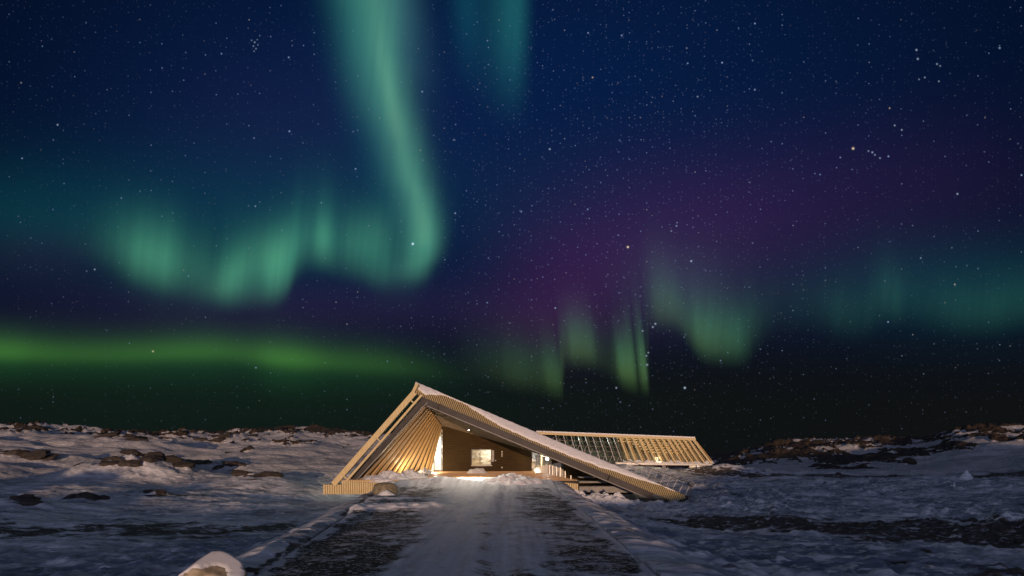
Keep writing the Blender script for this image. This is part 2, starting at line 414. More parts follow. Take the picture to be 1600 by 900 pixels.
# ------------------------------------------------------------------ terrain
PL = [(-40, -4.6), (0, -5.2), (10.3, -5.9), (21, -7.7), (32, -9.9), (38, -10.6), (43.6, -10.9)]      # left edge of the path
PR = [(-40, 3.2), (0, 3.3), (10.3, 3.4), (21, 3.65), (43.6, 4.0)]
def path_z(y): return np.interp(y, [-40, 0, 10, 36, 40, 43.6], [-.75, -.72, -.70, -.62, -.36, -.02])
SKY_PX = [-900, 0, 100, 200, 330, 380, 450, 570, 700, 950, 1090, 1130, 1165, 1210, 1300, 1400, 1450, 1490, 1540, 1600, 2600]
SKY_PY = [655, 661, 664, 668, 675, 669, 666, 672, 685, 705, 713, 710, 700, 688, 683, 680, 677, 666, 661, 660, 650]
DOMES = []
def terrain(X, Y):
    D = np.hypot(X, Y); fr = np.where(Y > 0, Y, 0.0)
    px = np.clip(800 + F * X / np.maximum(Y, 1e-3 + 0.2 * D), -900, 2600)
    # plain
    right = sstep(X, 2, 10)
    zl = np.interp(D, [0, 10, 25, 60, 90], [-.75, -1.0, -1.7, -1.2, 0.0])
    zr = np.interp(D, [0, 10, 24, 34, 46, 75, 95, 130], [-.85, -1.15, -1.9, -2.2, -2.15, -.75, -.7, -.4])
    z = zl * (1 - right) + zr * right
    # hills
    top = EYE + (HY - np.interp(px, SKY_PX, SKY_PY)) / F * np.where(px < 800, 235, 205) * np.clip(Y / np.maximum(D, 1e-3), .45, 1) - 1.6
    d0 = np.where(px < 800, 48, np.interp(px, [800, 1200, 1400, 1600, 2600], [110, 110, 95, 75, 60])); d1 = np.where(px < 800, 235, 205)
    t = np.clip((D - d0) / (d1 - d0), 0, 1)
    prof = np.where(px < 800, t ** 1.25, t ** 1.5)
    hill = (top - z) * prof
    beyond = np.clip((D - d1) / 400, 0, 1)
    hill = hill * (1 - .9 * beyond)
    z = z + np.where(Y > 0, hill, 0)
    # undulations growing with distance
    amp = np.interp(D, [0, 12, 30, 60, 120, 230, 400], [0, .06, .18, .5, 1.5, 2.6, 1.0])
    und = fbm(X / 26 + 3, Y / 17, 4) * amp * .8
    z = z + und
    amp2 = np.interp(D, [0, 25, 50, 120, 230, 400], [0, .05, .42, .85, 1.1, .3]) * np.where(px < 800, 1, .7)
    z = z + fbm(X / 11 + 31, Y / 6.5 + 8, 3, .42) * amp2 * .9
    # wind-packed lumps
    near = np.interp(D, [0, 8, 40, 80, 120], [1, 1, 1, .8, .0])
    lump = np.abs(fbm(X / 1.3, Y / .8, 3)) * .09 + fbm(X / 5.5, Y / 2.6, 3) * .14 + np.maximum(fbm(X / .8 + 9, Y / .5, 2) - .15, 0) * .22
    lump = lump - np.abs(fbm(X / 7 + 2, Y / 2.2 + X / 12, 3)) * .26 + .09
    clump = sstep(fbm(X / 14 + 40, Y / 9, 2), -.25, .35) * right * sstep(D, 32, 40)
    lump = lump + clump * np.maximum(fbm(X / 1.5, Y / 1.9, 3) - .05, 0) * .60
    lump = lump * (1 - .45 * sstep(-X, 3, 8) * sstep(D, 16, 28))
    z = z + lump * near
    z = z + 1.2 * np.exp(-((Y - 77) / 3.2) ** 2) * sstep(X, 10, 16) * (1 - sstep(X, 36, 44))
    # hollow beside the deck, level pad under the building
    z = z - 1.05 * np.exp(-(((X + 14.6) / 4.2) ** 2 + ((Y - 41.2) / 2.6) ** 2))
    pad = sstep(X, -21, -18) * (1 - sstep(X, 14, 20)) * sstep(Y, 42.6, 44.2) * (1 - sstep(Y, 58, 66))
    z = z * (1 - pad) + (-2.3) * pad
    for (ox, oy, rx, ry, hh) in DOMES:
        u_ = ((X - ox) / rx) ** 2 + ((Y - oy) / ry) ** 2
        z = z + hh * np.exp(-u_) * (1 + .35 * fbm(X / 1.7 + ox, Y / 1.4, 3))
    # path bed with shoulders
    l = np.interp(Y, [p[0] for p in PL], [p[1] for p in PL]); r = np.interp(Y, [p[0] for p in PR], [p[1] for p in PR])
    lat = np.maximum(l - X, X - r)                       # > 0 outside the path
    pz = path_z(Y)
    sh = 1 - sstep(lat, .15, np.where(X > 0, 3.6, 3.2)); sh = np.where((Y > -45) & (Y < 43.6), sh, 0)
    berm = np.exp(-((lat - .7) / .55) ** 2) * np.where(X < 0, .10, .03) * (1 + .8 * fbm(X / 2.2, Y / 2.2, 3)) * np.where((Y < 43) & (Y > -5), 1, 0)
    z = z * (1 - sh) + (pz - .06 + lump * .35) * sh + berm
    z = np.where((lat < -.05) & (Y > -45) & (Y < 43.6), pz - .30, z)
    # added unseen rise behind the camera: keeps the low glow off near snow
    rid_h = np.interp(X, [-260, -60, -24, 8, 20, 34, 60, 110, 260], [4.8, 4.2, .9, .9, 1.0, 2.9, 7.2, 10.6, 12.2])
    rid = np.exp(-((Y + 34) / 9.0) ** 2)
    z = z + np.maximum(rid_h + np.interp(X, [-60, -28, -22], [2.4, 2.0, .25]) * fbm(X / 9, Y / 60, 3) - z, 0) * np.where(Y < 0, rid, 0)
    return z, px, D, lat

def gz(x, y): return float(terrain(np.array([float(x)]), np.array([float(y)]))[0][0])
def hit(px, py, d_):
    """where the line of sight of a measured bearing and elevation meets the terrain"""
    dd = np.geomspace(12, 230, 900); x = (px - 800) * dd / F; z = EYE - (py - HY) * dd / F
    w_ = np.nonzero(terrain(x, dd)[0] >= z)[0]
    return (float(x[w_[0]]), float(dd[w_[0]])) if len(w_) else ((px - 800) * d_ / F, d_)
outs = [(172, 744, 4.6, 1.7, 'brown rock outcrop with a snow back on the left slope, left of a larger one'), (245, 742, 6.2, 2.2, 'largest dark rock outcrop half way up the left slope'), (392, 754, 3.4, 1.6, 'broken rock outcrop nearest the slatted deck on the left slope'), (345, 737, 3.4, 1.3, 'low snowy outcrop above the broken one on the left slope'),
        (122, 786, 2.4, .75, 'flat dark outcrop low on the left by the bright snow strip'), (38, 794, 1.9, .7, 'rough low outcrop at the left border of the snow field'), (244, 770, .9, .42, 'small black rock alone below the largest outcrop'), (188, 692, 8.5, 2.0, 'long sunlit ledge high on the left slope'), (330, 694, 8, 2.2, 'rocky knoll under the left skyline'), (40, 718, 6, 1.2, 'low streak of rock at the left border high on the slope')]
OUT_XY = []
for (px, py, w_, h_, lab) in outs:
    x, y = hit(px, py, 60); OUT_XY.append((x, y + w_ * .25))
DOMES = [(x, y, o_[2] * 1.15, o_[2] * .75, o_[3] * .62) for (x, y), o_ in zip(OUT_XY, outs)]
fa = np.linspace(R(-57), R(57), 1000); ba = np.linspace(R(57), R(303), 130)[1:-1]
ang = np.concatenate([fa, ba]); na = len(ang)
rad = np.concatenate([np.geomspace(1.0, 8, 34)[:-1], np.geomspace(8, 60, 330)[:-1], np.geomspace(60, 260, 230)[:-1], np.geomspace(260, 5200, 30)])
RA, AN = np.meshgrid(rad, ang, indexing='ij')
TX = RA * np.sin(AN); TY = RA * np.cos(AN)
TZ, TPX, TD, TLAT = terrain(TX, TY)
# exposed rock: on hills, in streaky patches; raised a little out of the snow
hillL = (TPX < 800) * sstep(TD, 55, 80); hillR = (TPX >= 800) * sstep(TD, 100, 125)
rk = fbm(TX / 16 + 5, TY / 24 - 3, 5, .58)
rkd = fbm(TX / 5 + 55, TY / 8, 4, .6)
crest = sstep(TD, 160, 225)
bias = np.where(TPX < 800, -.56 + .46 * crest * sstep(TPX, -50, 520) + .20 * crest, -.06 + .22 * np.exp(-((TPX - 1330) / 110) ** 2) * (1 - crest) + .10 * crest)
open_r = np.exp(-((TPX - 1520) / 120) ** 2 - ((TD - 118) / 24) ** 2) * .9          # smooth snow slope below the right hill
rock = sstep(rk * .6 + rkd * .45 + bias - open_r, -.02, .10) * np.clip(hillL + hillR, 0, 1) * (TY > 0)
rock = rock * (TD < 900)
TZ = TZ + rock * np.interp(TD, [50, 120, 230], [.35, .8, 1.3]) * (.6 + .6 * np.abs(fbm(TX / 3.5, TY / 3.5, 3)))
# gravel bands swept bare by the wind
right = sstep(TX, 2, 12)
g1 = np.exp(-((TY - (27.5 - .10 * (TX - 12) + 2.0 * fbm(TX / 9, TY / 30, 3))) / np.interp(TX, [5, 12, 25, 60], [.8, 3.4, 5.6, 7.0])) ** 4) * sstep(TX, 7, 12)
g2 = np.exp(-((TY - (76 - .33 * (TX - 25) + 2.5 * fbm(TX / 14, TY / 30, 2))) / np.interp(TX, [20, 40, 70], [3, 4.5, 6])) ** 4) * sstep(TX, 24, 32)
g3 = np.exp(-((TX - 17.5) / 3.5) ** 2 - ((TY - 14.5) / 1.6) ** 2) * .8
gl = np.exp(-((TY - (23.5 + .06 * (TX + 20) + 1.0 * fbm(TX / 6, TY / 30, 2))) / 2.3) ** 2) * sstep(-TX, 10, 13) * (1 - sstep(-TX, 28, 40)) * .85
edge = np.exp(-((TLAT - .10) / .16) ** 2) * (TX < 0) * (TY > 3) * (TY < 36) * sstep(fbm(TX / 3, TY / 3, 2), -.5, .2)
trk = np.exp(-((TY - (39.5 + .42 * (TX + 26))) / .55) ** 2) * sstep(-TX, 19, 21) * (1 - sstep(-TX, 30, 34)) * .9
grav = np.clip(np.maximum.reduce([g1, g2, g3, gl, edge * 1.2, trk]), 0, 1)
TZ = TZ - grav * .04
clumpa = right * sstep(TD, 32, 38) * (1 - sstep(TD, 70, 85)) * sstep(fbm(TX / 16 + 40, TY / 10, 2), -.45, .2)
nr = len(rad)
verts = np.stack([TX, TY, TZ], -1).reshape(-1, 3)
ii, jj = np.meshgrid(np.arange(nr - 1), np.arange(na), indexing='ij'); jn = (jj + 1) % na
quads = np.stack([ii * na + jj, (ii + 1) * na + jj, (ii + 1) * na + jn, ii * na + jn], -1).reshape(-1, 4)
quads = quads[:, ::-1]
cz = float(terrain(np.array([0.0]), np.array([0.01]))[0][0])
def fast_mesh(name, verts, quads, attrs, smooth=True, extra=None):
    me = bpy.data.meshes.new(name)
    me.vertices.add(len(verts)); me.vertices.foreach_set('co', verts.astype(np.float32).ravel())
    me.loops.add(len(quads) * 4); me.loops.foreach_set('vertex_index', quads.astype(np.int32).ravel())
    me.polygons.add(len(quads)); me.polygons.foreach_set('loop_start', np.arange(0, len(quads) * 4, 4, dtype=np.int32))
    me.polygons.foreach_set('use_smooth', np.full(len(quads), smooth))
    for k, a in attrs.items():
        at = me.attributes.new(k, 'FLOAT', 'POINT'); at.data.foreach_set('value', a.astype(np.float32).ravel())
    me.update(); me.validate(); return me
def attr(nt, name):
    a = nt.nodes.new('ShaderNodeAttribute'); a.attribute_name = name; return a.outputs['Fac']
def mathn(nt, op, a, b=None):
    n = nt.nodes.new('ShaderNodeMath'); n.operation = op
    for i, v in enumerate((a, b)):
        if v is None: continue
        if isinstance(v, bpy.types.NodeSocket): nt.links.new(v, n.inputs[i])
        else: n.inputs[i].default_value = v
    return n.outputs[0]
def mrange(nt, v, a, b):
    n = nt.nodes.new('ShaderNodeMapRange'); n.interpolation_type = 'SMOOTHSTEP'; nt.links.new(v, n.inputs[0]); n.inputs[1].default_value = a; n.inputs[2].default_value = b
    return n.outputs[0]

# ground material: snow, bare gravel with snow specks, gneiss
m, nt, b = newmat('snowy_ground')
co = objcoord(nt, (1, 1, 1)); cow = objcoord(nt, (.55, 1.25, 1))
nA = tex(nt, 'ShaderNodeTexNoise', Scale=1.6, Detail=9.0, Roughness=.62); nt.links.new(cow, nA.inputs['Vector'])
nB = tex(nt, 'ShaderNodeTexNoise', Scale=9.0, Detail=5.0, Roughness=.6); nt.links.new(cow, nB.inputs['Vector'])
nC = tex(nt, 'ShaderNodeTexNoise', Scale=.33, Detail=5.0); nt.links.new(cow, nC.inputs['Vector'])
nD = tex(nt, 'ShaderNodeTexNoise', Scale=.75, Detail=8.0, Roughness=.65); nt.links.new(co, nD.inputs['Vector'])
nS = tex(nt, 'ShaderNodeTexNoise', Scale=1.0, Detail=8.0, Roughness=.62); nt.links.new(objcoord(nt, (.5, 1.5, 1)), nS.inputs['Vector'])
nT = tex(nt, 'ShaderNodeTexNoise', Scale=2.6, Detail=6.0, Roughness=.6); nt.links.new(objcoord(nt, (.6, 1.6, 1)), nT.inputs['Vector'])
crust_shade = mathn(nt, 'ADD', mathn(nt, 'MULTIPLY', nS.outputs[0], .6), mathn(nt, 'MULTIPLY', nC.outputs[0], .4))  # old and fresh snow tones, contrast painted up for light on the lumps
snowc = rampn(nt, crust_shade, [(.41, (.22, .245, .29)), (.50, (.50, .53, .58)), (.59, (.80, .82, .85))])
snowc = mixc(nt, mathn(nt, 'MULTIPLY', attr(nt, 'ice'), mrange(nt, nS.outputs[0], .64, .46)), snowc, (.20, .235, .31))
snowc = mixc(nt, mathn(nt, 'MULTIPLY', attr(nt, 'far'), .8), snowc, (.42, .415, .42))  # far snow painted darker, standing in for weaker light on the hills
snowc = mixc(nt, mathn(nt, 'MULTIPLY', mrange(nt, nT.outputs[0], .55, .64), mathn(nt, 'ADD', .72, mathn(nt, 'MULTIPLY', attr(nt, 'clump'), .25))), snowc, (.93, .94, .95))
snowc = mixc(nt, mathn(nt, 'MULTIPLY', mrange(nt, nT.outputs[0], .50, .40), attr(nt, 'clump')), snowc, (.20, .23, .29))  # dark troughs between the clumps: shade painted into the snow colour
gravc = rampn(nt, nB.outputs[0], [(.35, (.040, .034, .026)), (.7, (.14, .118, .092))])
gm = mrange(nt, mathn(nt, 'ADD', attr(nt, 'gravel'), mathn(nt, 'MULTIPLY', mathn(nt, 'SUBTRACT', nS.outputs[0], .5), -3.2)), .34, .72)
speck = mrange(nt, nT.outputs[0], .55, .66)
gm = mathn(nt, 'MULTIPLY', gm, mathn(nt, 'SUBTRACT', 1.0, mathn(nt, 'MULTIPLY', speck, .75)))
rockc = rampn(nt, nD.outputs[0], [(.35, (.018, .015, .012)), (.68, (.115, .085, .055))])
rm = mrange(nt, mathn(nt, 'ADD', attr(nt, 'rock'), mathn(nt, 'MULTIPLY', mathn(nt, 'SUBTRACT', nD.outputs[0], .5), -1.5)), .38, .55)
c = mixc(nt, gm, snowc, gravc); c = mixc(nt, rm, c, rockc)
nt.links.new(c, b.inputs['Base Color']); b.inputs['Roughness'].default_value = .6; b.inputs['Specular IOR Level'].default_value = .3
p = bump(nt, b, nA.outputs[0], .8, .20); p = bump(nt, b, nB.outputs[0], .7, .05, p); bump(nt, b, mathn(nt, 'MULTIPLY', nD.outputs[0], rm), .8, .8, p)
M['ground'] = m
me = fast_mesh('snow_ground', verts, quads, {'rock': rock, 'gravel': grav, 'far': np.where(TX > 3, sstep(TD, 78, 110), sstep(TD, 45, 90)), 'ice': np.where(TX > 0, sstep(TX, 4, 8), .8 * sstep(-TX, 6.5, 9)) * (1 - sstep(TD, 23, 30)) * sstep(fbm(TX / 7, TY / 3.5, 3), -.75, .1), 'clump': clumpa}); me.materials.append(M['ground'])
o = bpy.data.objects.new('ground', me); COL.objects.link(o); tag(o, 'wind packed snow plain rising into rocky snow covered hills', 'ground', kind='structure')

def gz(x, y): return float(terrain(np.array([float(x)]), np.array([float(y)]))[0][0])

# path: trampled icy snow, gravel showing along both sides
ys = np.concatenate([np.linspace(-36, 4, 40)[:-1], np.geomspace(4, 43.6, 420)]); ss = np.linspace(0, 1, 240)
PYg, PS = np.meshgrid(ys, ss, indexing='ij')
l = np.interp(PYg, [p[0] for p in PL], [p[1] for p in PL]); r = np.interp(PYg, [p[0] for p in PR], [p[1] for p in PR])
PX = l + (r - l) * PS
crown = .10 * (1 - (2 * PS - 1) ** 2)
tracks = .045 * np.sin(PX * 4.2) * np.exp(-((PX + .6) / 2.2) ** 2)
# dark strips: left (widens near camera), right
pxv = 800 + F * PX / np.maximum(PYg, .5)
ldark = sstep(PS + .03 * fbm(PX * .9, PYg * .8, 3), .015, .055) * (1 - sstep(PS - .05 * fbm(PX, PYg / 2, 2), .26, .42)) * np.interp(PYg, [-36, 8, 22, 30, 37, 41], [1, 1, 1, .95, .85, 0])
dr1 = np.exp(-((PYg - (24.0 + .25 * (PX + 6))) / 1.5) ** 2) * (1 - sstep(PS + .05 * fbm(PX, PYg, 2), .28, .46))        # drift lying across the left strip
dr2 = np.exp(-((PYg - 29.5) / 1.1) ** 2) * (1 - sstep(PS + .05 * fbm(PX + 4, PYg, 2), .22, .42)) * .8
ldark = ldark * (1 - .95 * np.clip(dr1 + dr2, 0, 1))
rdark = sstep(PS + .04 * fbm(PX, PYg / 2.5, 2), .64, .86) * (1 - sstep(PS + .03 * fbm(PX * .8, PYg * .7, 3), .93, .985)) * np.interp(PYg, [-36, 8, 25, 38, 41], [.85, .85, .9, .7, 0])
mid = .55 * np.exp(-((PS - .57) / .035) ** 2) * np.interp(PYg, [-36, 8, 18, 26], [1, 1, .6, 0]) + .35 * np.exp(-((PS - .66) / .03) ** 2) * np.interp(PYg, [-36, 8, 30, 36], [1, 1, .9, 0])
pg = np.clip(ldark + rdark + mid, 0, 1)
PZ = path_z(PYg) + crown * .4 + tracks + fbm(PX / 1.2, PYg / 1.0, 3) * .018 + np.abs(fbm(PX / .5, PYg / .35, 2)) * .02 * (1 - .3 * pg)
PZ = PZ + (dr1 * .24 + dr2 * .12) * (1 + .5 * fbm(PX / .8, PYg / .6, 3)) - .03 * pg
# mound of drifted snow in front of the deck (left smooth, right rough)
PZ = PZ + .52 * np.exp(-((PX + 6.4) / 2.7) ** 2 - ((PYg - 41.4) / 1.8) ** 2)
PZ = PZ - .14 * np.maximum(0, np.abs(2 * PS - 1) - .96) / .04
pv = np.stack([PX, PYg, PZ], -1).reshape(-1, 3); a, bb = PX.shape
ii, jj = np.meshgrid(np.arange(a - 1), np.arange(bb - 1), indexing='ij')
pq = np.stack([ii * bb + jj, ii * bb + jj + 1, (ii + 1) * bb + jj + 1, (ii + 1) * bb + jj], -1).reshape(-1, 4)
m, nt, b = newmat('icy_path')
co = objcoord(nt, (.7, 1.0, 1)); cof = objcoord(nt, (.9, 1.7, 1)); col_ = objcoord(nt, (2.2, .16, 1))
nA = tex(nt, 'ShaderNodeTexNoise', Scale=2.2, Detail=9.0, Roughness=.65); nt.links.new(co, nA.inputs['Vector'])
nB = tex(nt, 'ShaderNodeTexNoise', Scale=8.0, Detail=6.0, Roughness=.68); nt.links.new(cof, nB.inputs['Vector'])
nL = tex(nt, 'ShaderNodeTexNoise', Scale=1.5, Detail=5.0); nt.links.new(col_, nL.inputs['Vector'])
icec = rampn(nt, nL.outputs[0], [(.30, (.42, .43, .47)), (.50, (.60, .62, .66)), (.68, (.76, .78, .82))])
icec = mixc(nt, mrange(nt, nA.outputs[0], .57, .70), icec, (.74, .76, .80))
gravc = rampn(nt, nA.outputs[0], [(.35, (.016, .014, .012)), (.7, (.07, .058, .046))])
nP = tex(nt, 'ShaderNodeTexNoise', Scale=.55, Detail=10.0, Roughness=.68); nt.links.new(co, nP.inputs['Vector'])
gm = mrange(nt, mathn(nt, 'ADD', attr(nt, 'gravel'), mathn(nt, 'MULTIPLY', mathn(nt, 'ADD', mathn(nt, 'MULTIPLY', nP.outputs[0], .6), mathn(nt, 'SUBTRACT', mathn(nt, 'MULTIPLY', nA.outputs[0], .4), .5)), -4.6)), .38, .95)
speck = mrange(nt, nB.outputs[0], .545, .60)
gm = mathn(nt, 'MULTIPLY', gm, mathn(nt, 'SUBTRACT', 1.0, mathn(nt, 'MULTIPLY', speck, .9)))
fin = mixc(nt, gm, icec, gravc)
fl_ = mathn(nt, 'MULTIPLY', mrange(nt, nB.outputs[0], .58, .62), .8)
fin = mixc(nt, fl_, fin, (.9, .91, .93))
fin = mixc(nt, mrange(nt, mathn(nt, 'ADD', attr(nt, 'drift'), mathn(nt, 'SUBTRACT', nA.outputs[0], .5)), .3, .55), fin, (.90, .91, .93))
nt.links.new(fin, b.inputs['Base Color'])
nt.links.new(rampn(nt, nL.outputs[0], [(.3, (.6,) * 3), (.7, (.75,) * 3)]), b.inputs['Roughness']); b.inputs['Specular IOR Level'].default_value = .18
p = bump(nt, b, nA.outputs[0], .5, .09); bump(nt, b, nB.outputs[0], .7, .04, p)
M['path'] = m
me = fast_mesh('path', pv, pq, {'gravel': pg, 'drift': np.clip(dr1 + dr2 * .7, 0, 1)}); me.materials.append(m)
o = bpy.data.objects.new('path', me); COL.objects.link(o); tag(o, 'trampled icy path leading straight up to the wooden deck', 'path', kind='structure')

# ------------------------------------------------------------------ the building
D0, D1 = 44.0, 54.0
bld = thing('visitor_centre', W(760, 750, 44), 'long wooden visitor centre with a twisted gable roof glowing from within', 'building')
def part(mb, name, mat, parent=None, **kw): return mb.build(name, M[mat], parent or bld, **kw)
L0, A0, R0 = W(551, 751, D0), W(664, 629, D0), W(1024, 775, D0)
L1, A1, R1 = W(675, 735, D1), W(691, 666, D1), W(940, 737, D1)
def LL(t): return L0.lerp(L1, t)
def AA(t): return A0.lerp(A1, t)
def RR(t): return R0.lerp(R1, t)

# deck
dk = MB(); nb = 34
zf = -.04
for k in range(nb):
    y0 = 43.7 + k * .31; y1 = y0 + .298; t0 = k / nb
    z0 = zf + .055 * (y0 - 43.7); xl = lerp(-15.7, -9.4, t0); xr = lerp(6.2, 2.4, t0)
    dk.hexa([(xl, y0, z0 - .06), (xr, y0, z0 - .06), (xr, y1, z0 - .06), (xl, y1, z0 - .06), (xl, y0, z0), (xr, y0, z0), (xr, y1, z0), (xl, y1, z0)])
deck = part(dk, 'deck', 'deck')
part(MB().hexa([(-17.6, 43.75, -1.35), (6.1, 43.75, -1.6), (2.4, 54.2, -1.6), (-9.4, 54.2, -1.3), (-17.6, 43.75, -.5), (6.1, 43.75, -.13), (2.4, 54.2, .2), (-9.4, 54.2, .2)]), 'deck_base', 'backing')

# slatted skirts of the deck
def skirt(a, b, zt0, zt1, zb0, zb1, pitch=.205, gap=.045):
    mb = MB(); a, b = Vector(a), Vector(b); n = max(1, int((b - a).length / pitch)); dr = (b - a).normalized(); nn = Vector((dr.y, -dr.x, 0)) * .06
    for k in range(n):
        t0 = k / n; t1 = t0 + (pitch - gap) / pitch / n
        p, q = a.lerp(b, t0), a.lerp(b, t1); jit = random.uniform(-.012, .012)
        z0, z1 = lerp(zt0, zt1, t0) + jit, lerp(zb0, zb1, t0)
        mb.hexa([(p.x, p.y, z1), (q.x, q.y, z1), (q.x - nn.x, q.y - nn.y, z1), (p.x - nn.x, p.y - nn.y, z1),
                 (p.x, p.y, z0), (q.x, q.y, z0), (q.x - nn.x, q.y - nn.y, z0), (p.x - nn.x, p.y - nn.y, z0)])
    return mb
fl = W(505, 757, 43.6); fr_ = W(534, 757, 43.6)
part(skirt((fl.x, 43.6, 0), (fr_.x, 43.6, 0), fl.z, fr_.z, -1.38, -1.38), 'deck_skirt', 'larch')
part(skirt((fr_.x, 43.62, 0), (-6.5, 43.62, 0), -.1, -.1, -1.38, -1.38), 'deck_skirt', 'larch')
part(skirt((3.4, 43.62, 0), (6.3, 43.62, 0), -.14, -.42, -1.3, -1.5), 'deck_skirt', 'larch')
part(MB().box(fl.x + .02, fr_.x, 43.68, 45.2, -1.36, fl.z - .02), 'deck_end', 'backing')
part(MB().hexa([(fr_.x - .05, 43.56, -.095), (-6.5, 43.56, -.095), (-6.5, 43.74, -.095), (fr_.x - .05, 43.74, -.095), (fr_.x - .05, 43.56, -.02), (-6.5, 43.56, -.02), (-6.5, 43.74, -.02), (fr_.x - .05, 43.74, -.02)]), 'deck_edge', 'larch_dark')

# left rakers: wide outer beam, thin inner beam, struts between
def raker(p, q, D, w, y0, y1):
    a, b_ = W(*p, D), W(*q, D); d = (b_ - a).normalized(); n = Vector((-d.z, 0, d.x)) * (w / 2)
    mb = MB(); quad = [a - n, b_ - n, b_ + n, a + n]
    return mb.prism([(v.x, v.z) for v in quad], y0, y1)
part(raker((521, 757), (648, 613), 43.6, .52, 43.5, 43.85), 'raking_beam', 'larch', bev=.01)
part(raker((541, 752), (659, 617), 43.6, .20, 43.55, 43.8), 'raking_beam', 'larch', bev=.01)
for (p, q) in (((640, 624), (646, 629)), ((588, 684), (595, 690)), ((535, 742), (542, 748))):
    a, b_ = W(*p, 43.6), W(*q, 43.6); part(MB().beam(a, b_, .12, .12), 'strut', 'larch')

# steel portal at the front
def band(p0, p1, D, below, y0, y1):
    a, b_ = W(*p0, D), W(*p1, D); d = (b_ - a).normalized(); n = Vector((d.z, 0, -d.x)) * below
    return MB().prism([(v.x, v.z) for v in (a, b_, b_ + n, a + n)], y0, y1)
part(band((663, 619), (547, 752), D0, -.44, 43.86, 44.15), 'steel_frame', 'steel', bev=.012)
pj = [(660, 619), (688, 630.5), (953, 741), (1022, 770)]
for k in range(3):
    p0, p1 = pj[k], pj[k + 1]; a_ = .004 if k else 0
    q0 = (lerp(p0[0], p1[0], a_), lerp(p0[1], p1[1], a_)); wd = .80 if k < 2 else .72
    part(band(q0, (lerp(p0[0], p1[0], .997), lerp(p0[1], p1[1], .997)), D0, wd, 43.87, 44.14), 'steel_frame', 'steel', bev=.012)
part(band((668, 634), (1010, 777), D0, .07, 43.84, 44.1), 'edge_strip', 'strip')

part(band((668, 628.5), (554, 753.5), D0, -.07, 43.84, 44.1), 'edge_strip', 'strip')
# receding ribs of the sloping wall and ceiling
NR = 12
for k in range(0, NR + 1):
    t = .015 + .96 * (k / NR) ** .95
    if t > .96: t = .96
    dt_ = .30 / 10; l2, a2, r2 = LL(t + dt_), AA(t + dt_), RR(t + dt_)
    l_, a_, r_ = LL(t), AA(t), RR(t)
    outer = Vector((-.62, 0, .42)).normalized() * (.20 * (1 - .3 * t))
    part(MB().hexa([l_, l2, l2 + outer, l_ + outer, a_, a2, a2 + outer, a_ + outer]), 'wall_rib', 'dark_wood' if k < 1 else 'larch_dark')
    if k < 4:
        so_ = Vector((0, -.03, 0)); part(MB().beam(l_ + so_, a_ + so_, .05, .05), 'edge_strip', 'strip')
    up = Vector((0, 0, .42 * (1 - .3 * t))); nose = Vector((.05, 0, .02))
    part(MB().hexa([a_ + nose, a_.lerp(a2, .5) + nose, r_.lerp(r2, .5), r_, a_ + nose + up, a_.lerp(a2, .5) + nose + up, r_.lerp(r2, .5) + up, r_ + up]), 'ceiling_rib', 'dark_wood')
# boards behind the ribs
def sheet(f0, f1, off0, off1, n=16, mdepth=16):
    pts = []
    for i in range(n + 1):
        t = i / n; row = []
        for j in range(mdepth + 1):
            row.append(f0(t).lerp(f1(t), j / mdepth) + off0.lerp(off1, t))
        pts.append(row)
    return pts
def thick(mb, pts, off):
    mb.grid(pts); mb.grid([[Vector(p) + off for p in r] for r in pts])
    a, b_ = len(pts), len(pts[0])
    for row in (pts[0], pts[-1]): mb.grid([row, [Vector(p) + off for p in row]])
    for j in (0, b_ - 1):
        c_ = [pts[i][j] for i in range(a)]; mb.grid([c_, [Vector(p) + off for p in c_]])
    return mb
ow = Vector((-.62, 0, .42)).normalized()
def LLx(t): return LL(t) + Vector((0, .18, 0))
part(thick(MB(), sheet(LLx, lambda t: AA(t) + Vector((0, .18, 0)), ow * .26, ow * .18), ow * .12), 'wall_boards', 'backing', smooth=True)
part(thick(MB(), sheet(lambda t: AA(t) + Vector((-.3, .18, 0)), lambda t: RR(t) + Vector((0, .18, 0)), Vector((0, 0, .36)), Vector((0, 0, .25))), Vector((0, 0, .1))), 'ceiling_boards', 'backing', smooth=True)

# roof: leaning strip of boards at the front edge, slab behind falling gently away
FB0, FB1 = W(643, 613, 43.85), W(1053, 784, 43.85)          # lower front edge
CT0, CT1 = W(650, 598.5, 45.0), W(1077, 777, 45.0)          # crest
mb = MB(); n = 112
dirn = (FB1 - FB0).normalized(); skew = .012
nrm = Vector((0, -.05, .0))
fbp = lambda t: FB0.lerp(FB1, t) if t <= 1 else FB1.lerp(CT1, min(1, (t - 1) / .08))
for k in range(int(n * 1.07)):
    t0 = k / n; t1 = t0 + .56 / n
    a0, a1 = fbp(t0), fbp(t1); s0 = max(0, t0 - (15 + 17 * t0) / 427); s1 = max(0.002, t1 - (15 + 17 * t1) / 427)
    c0, c1_ = CT0.lerp(CT1, s0), CT0.lerp(CT1, s1)
    mb.slab([a0, a1, c1_, c0], nrm)
part(mb, 'roof_slats', 'larch')
# sheet under the slats and roof slab
lowv = Vector((0, .03, -.05))
bk0, bk1 = W(660, 612, 56.0), W(1000, 752, 56.0)
mb = MB()
mb.hexa([FB0 + Vector((0, .04, 0)), FB1 + Vector((0, .04, 0)), CT1 + Vector((0, .04, -.03)), CT0 + Vector((0, .04, -.03)),
         FB0 + Vector((0, .3, .02)), FB1 + Vector((0, .3, .02)), CT1 + Vector((0, .3, -.06)), CT0 + Vector((0, .3, -.06))])
part(mb, 'roof_edge', 'backing')
mb = MB()
g0 = [CT0 + Vector((.02, .05, -.03)), CT1 + Vector((-.05, .05, -.03)), bk1, bk0]
mb.hexa([p + Vector((0, 0, -.45)) for p in g0] + g0)
part(mb, 'roof_slab', 'backing')
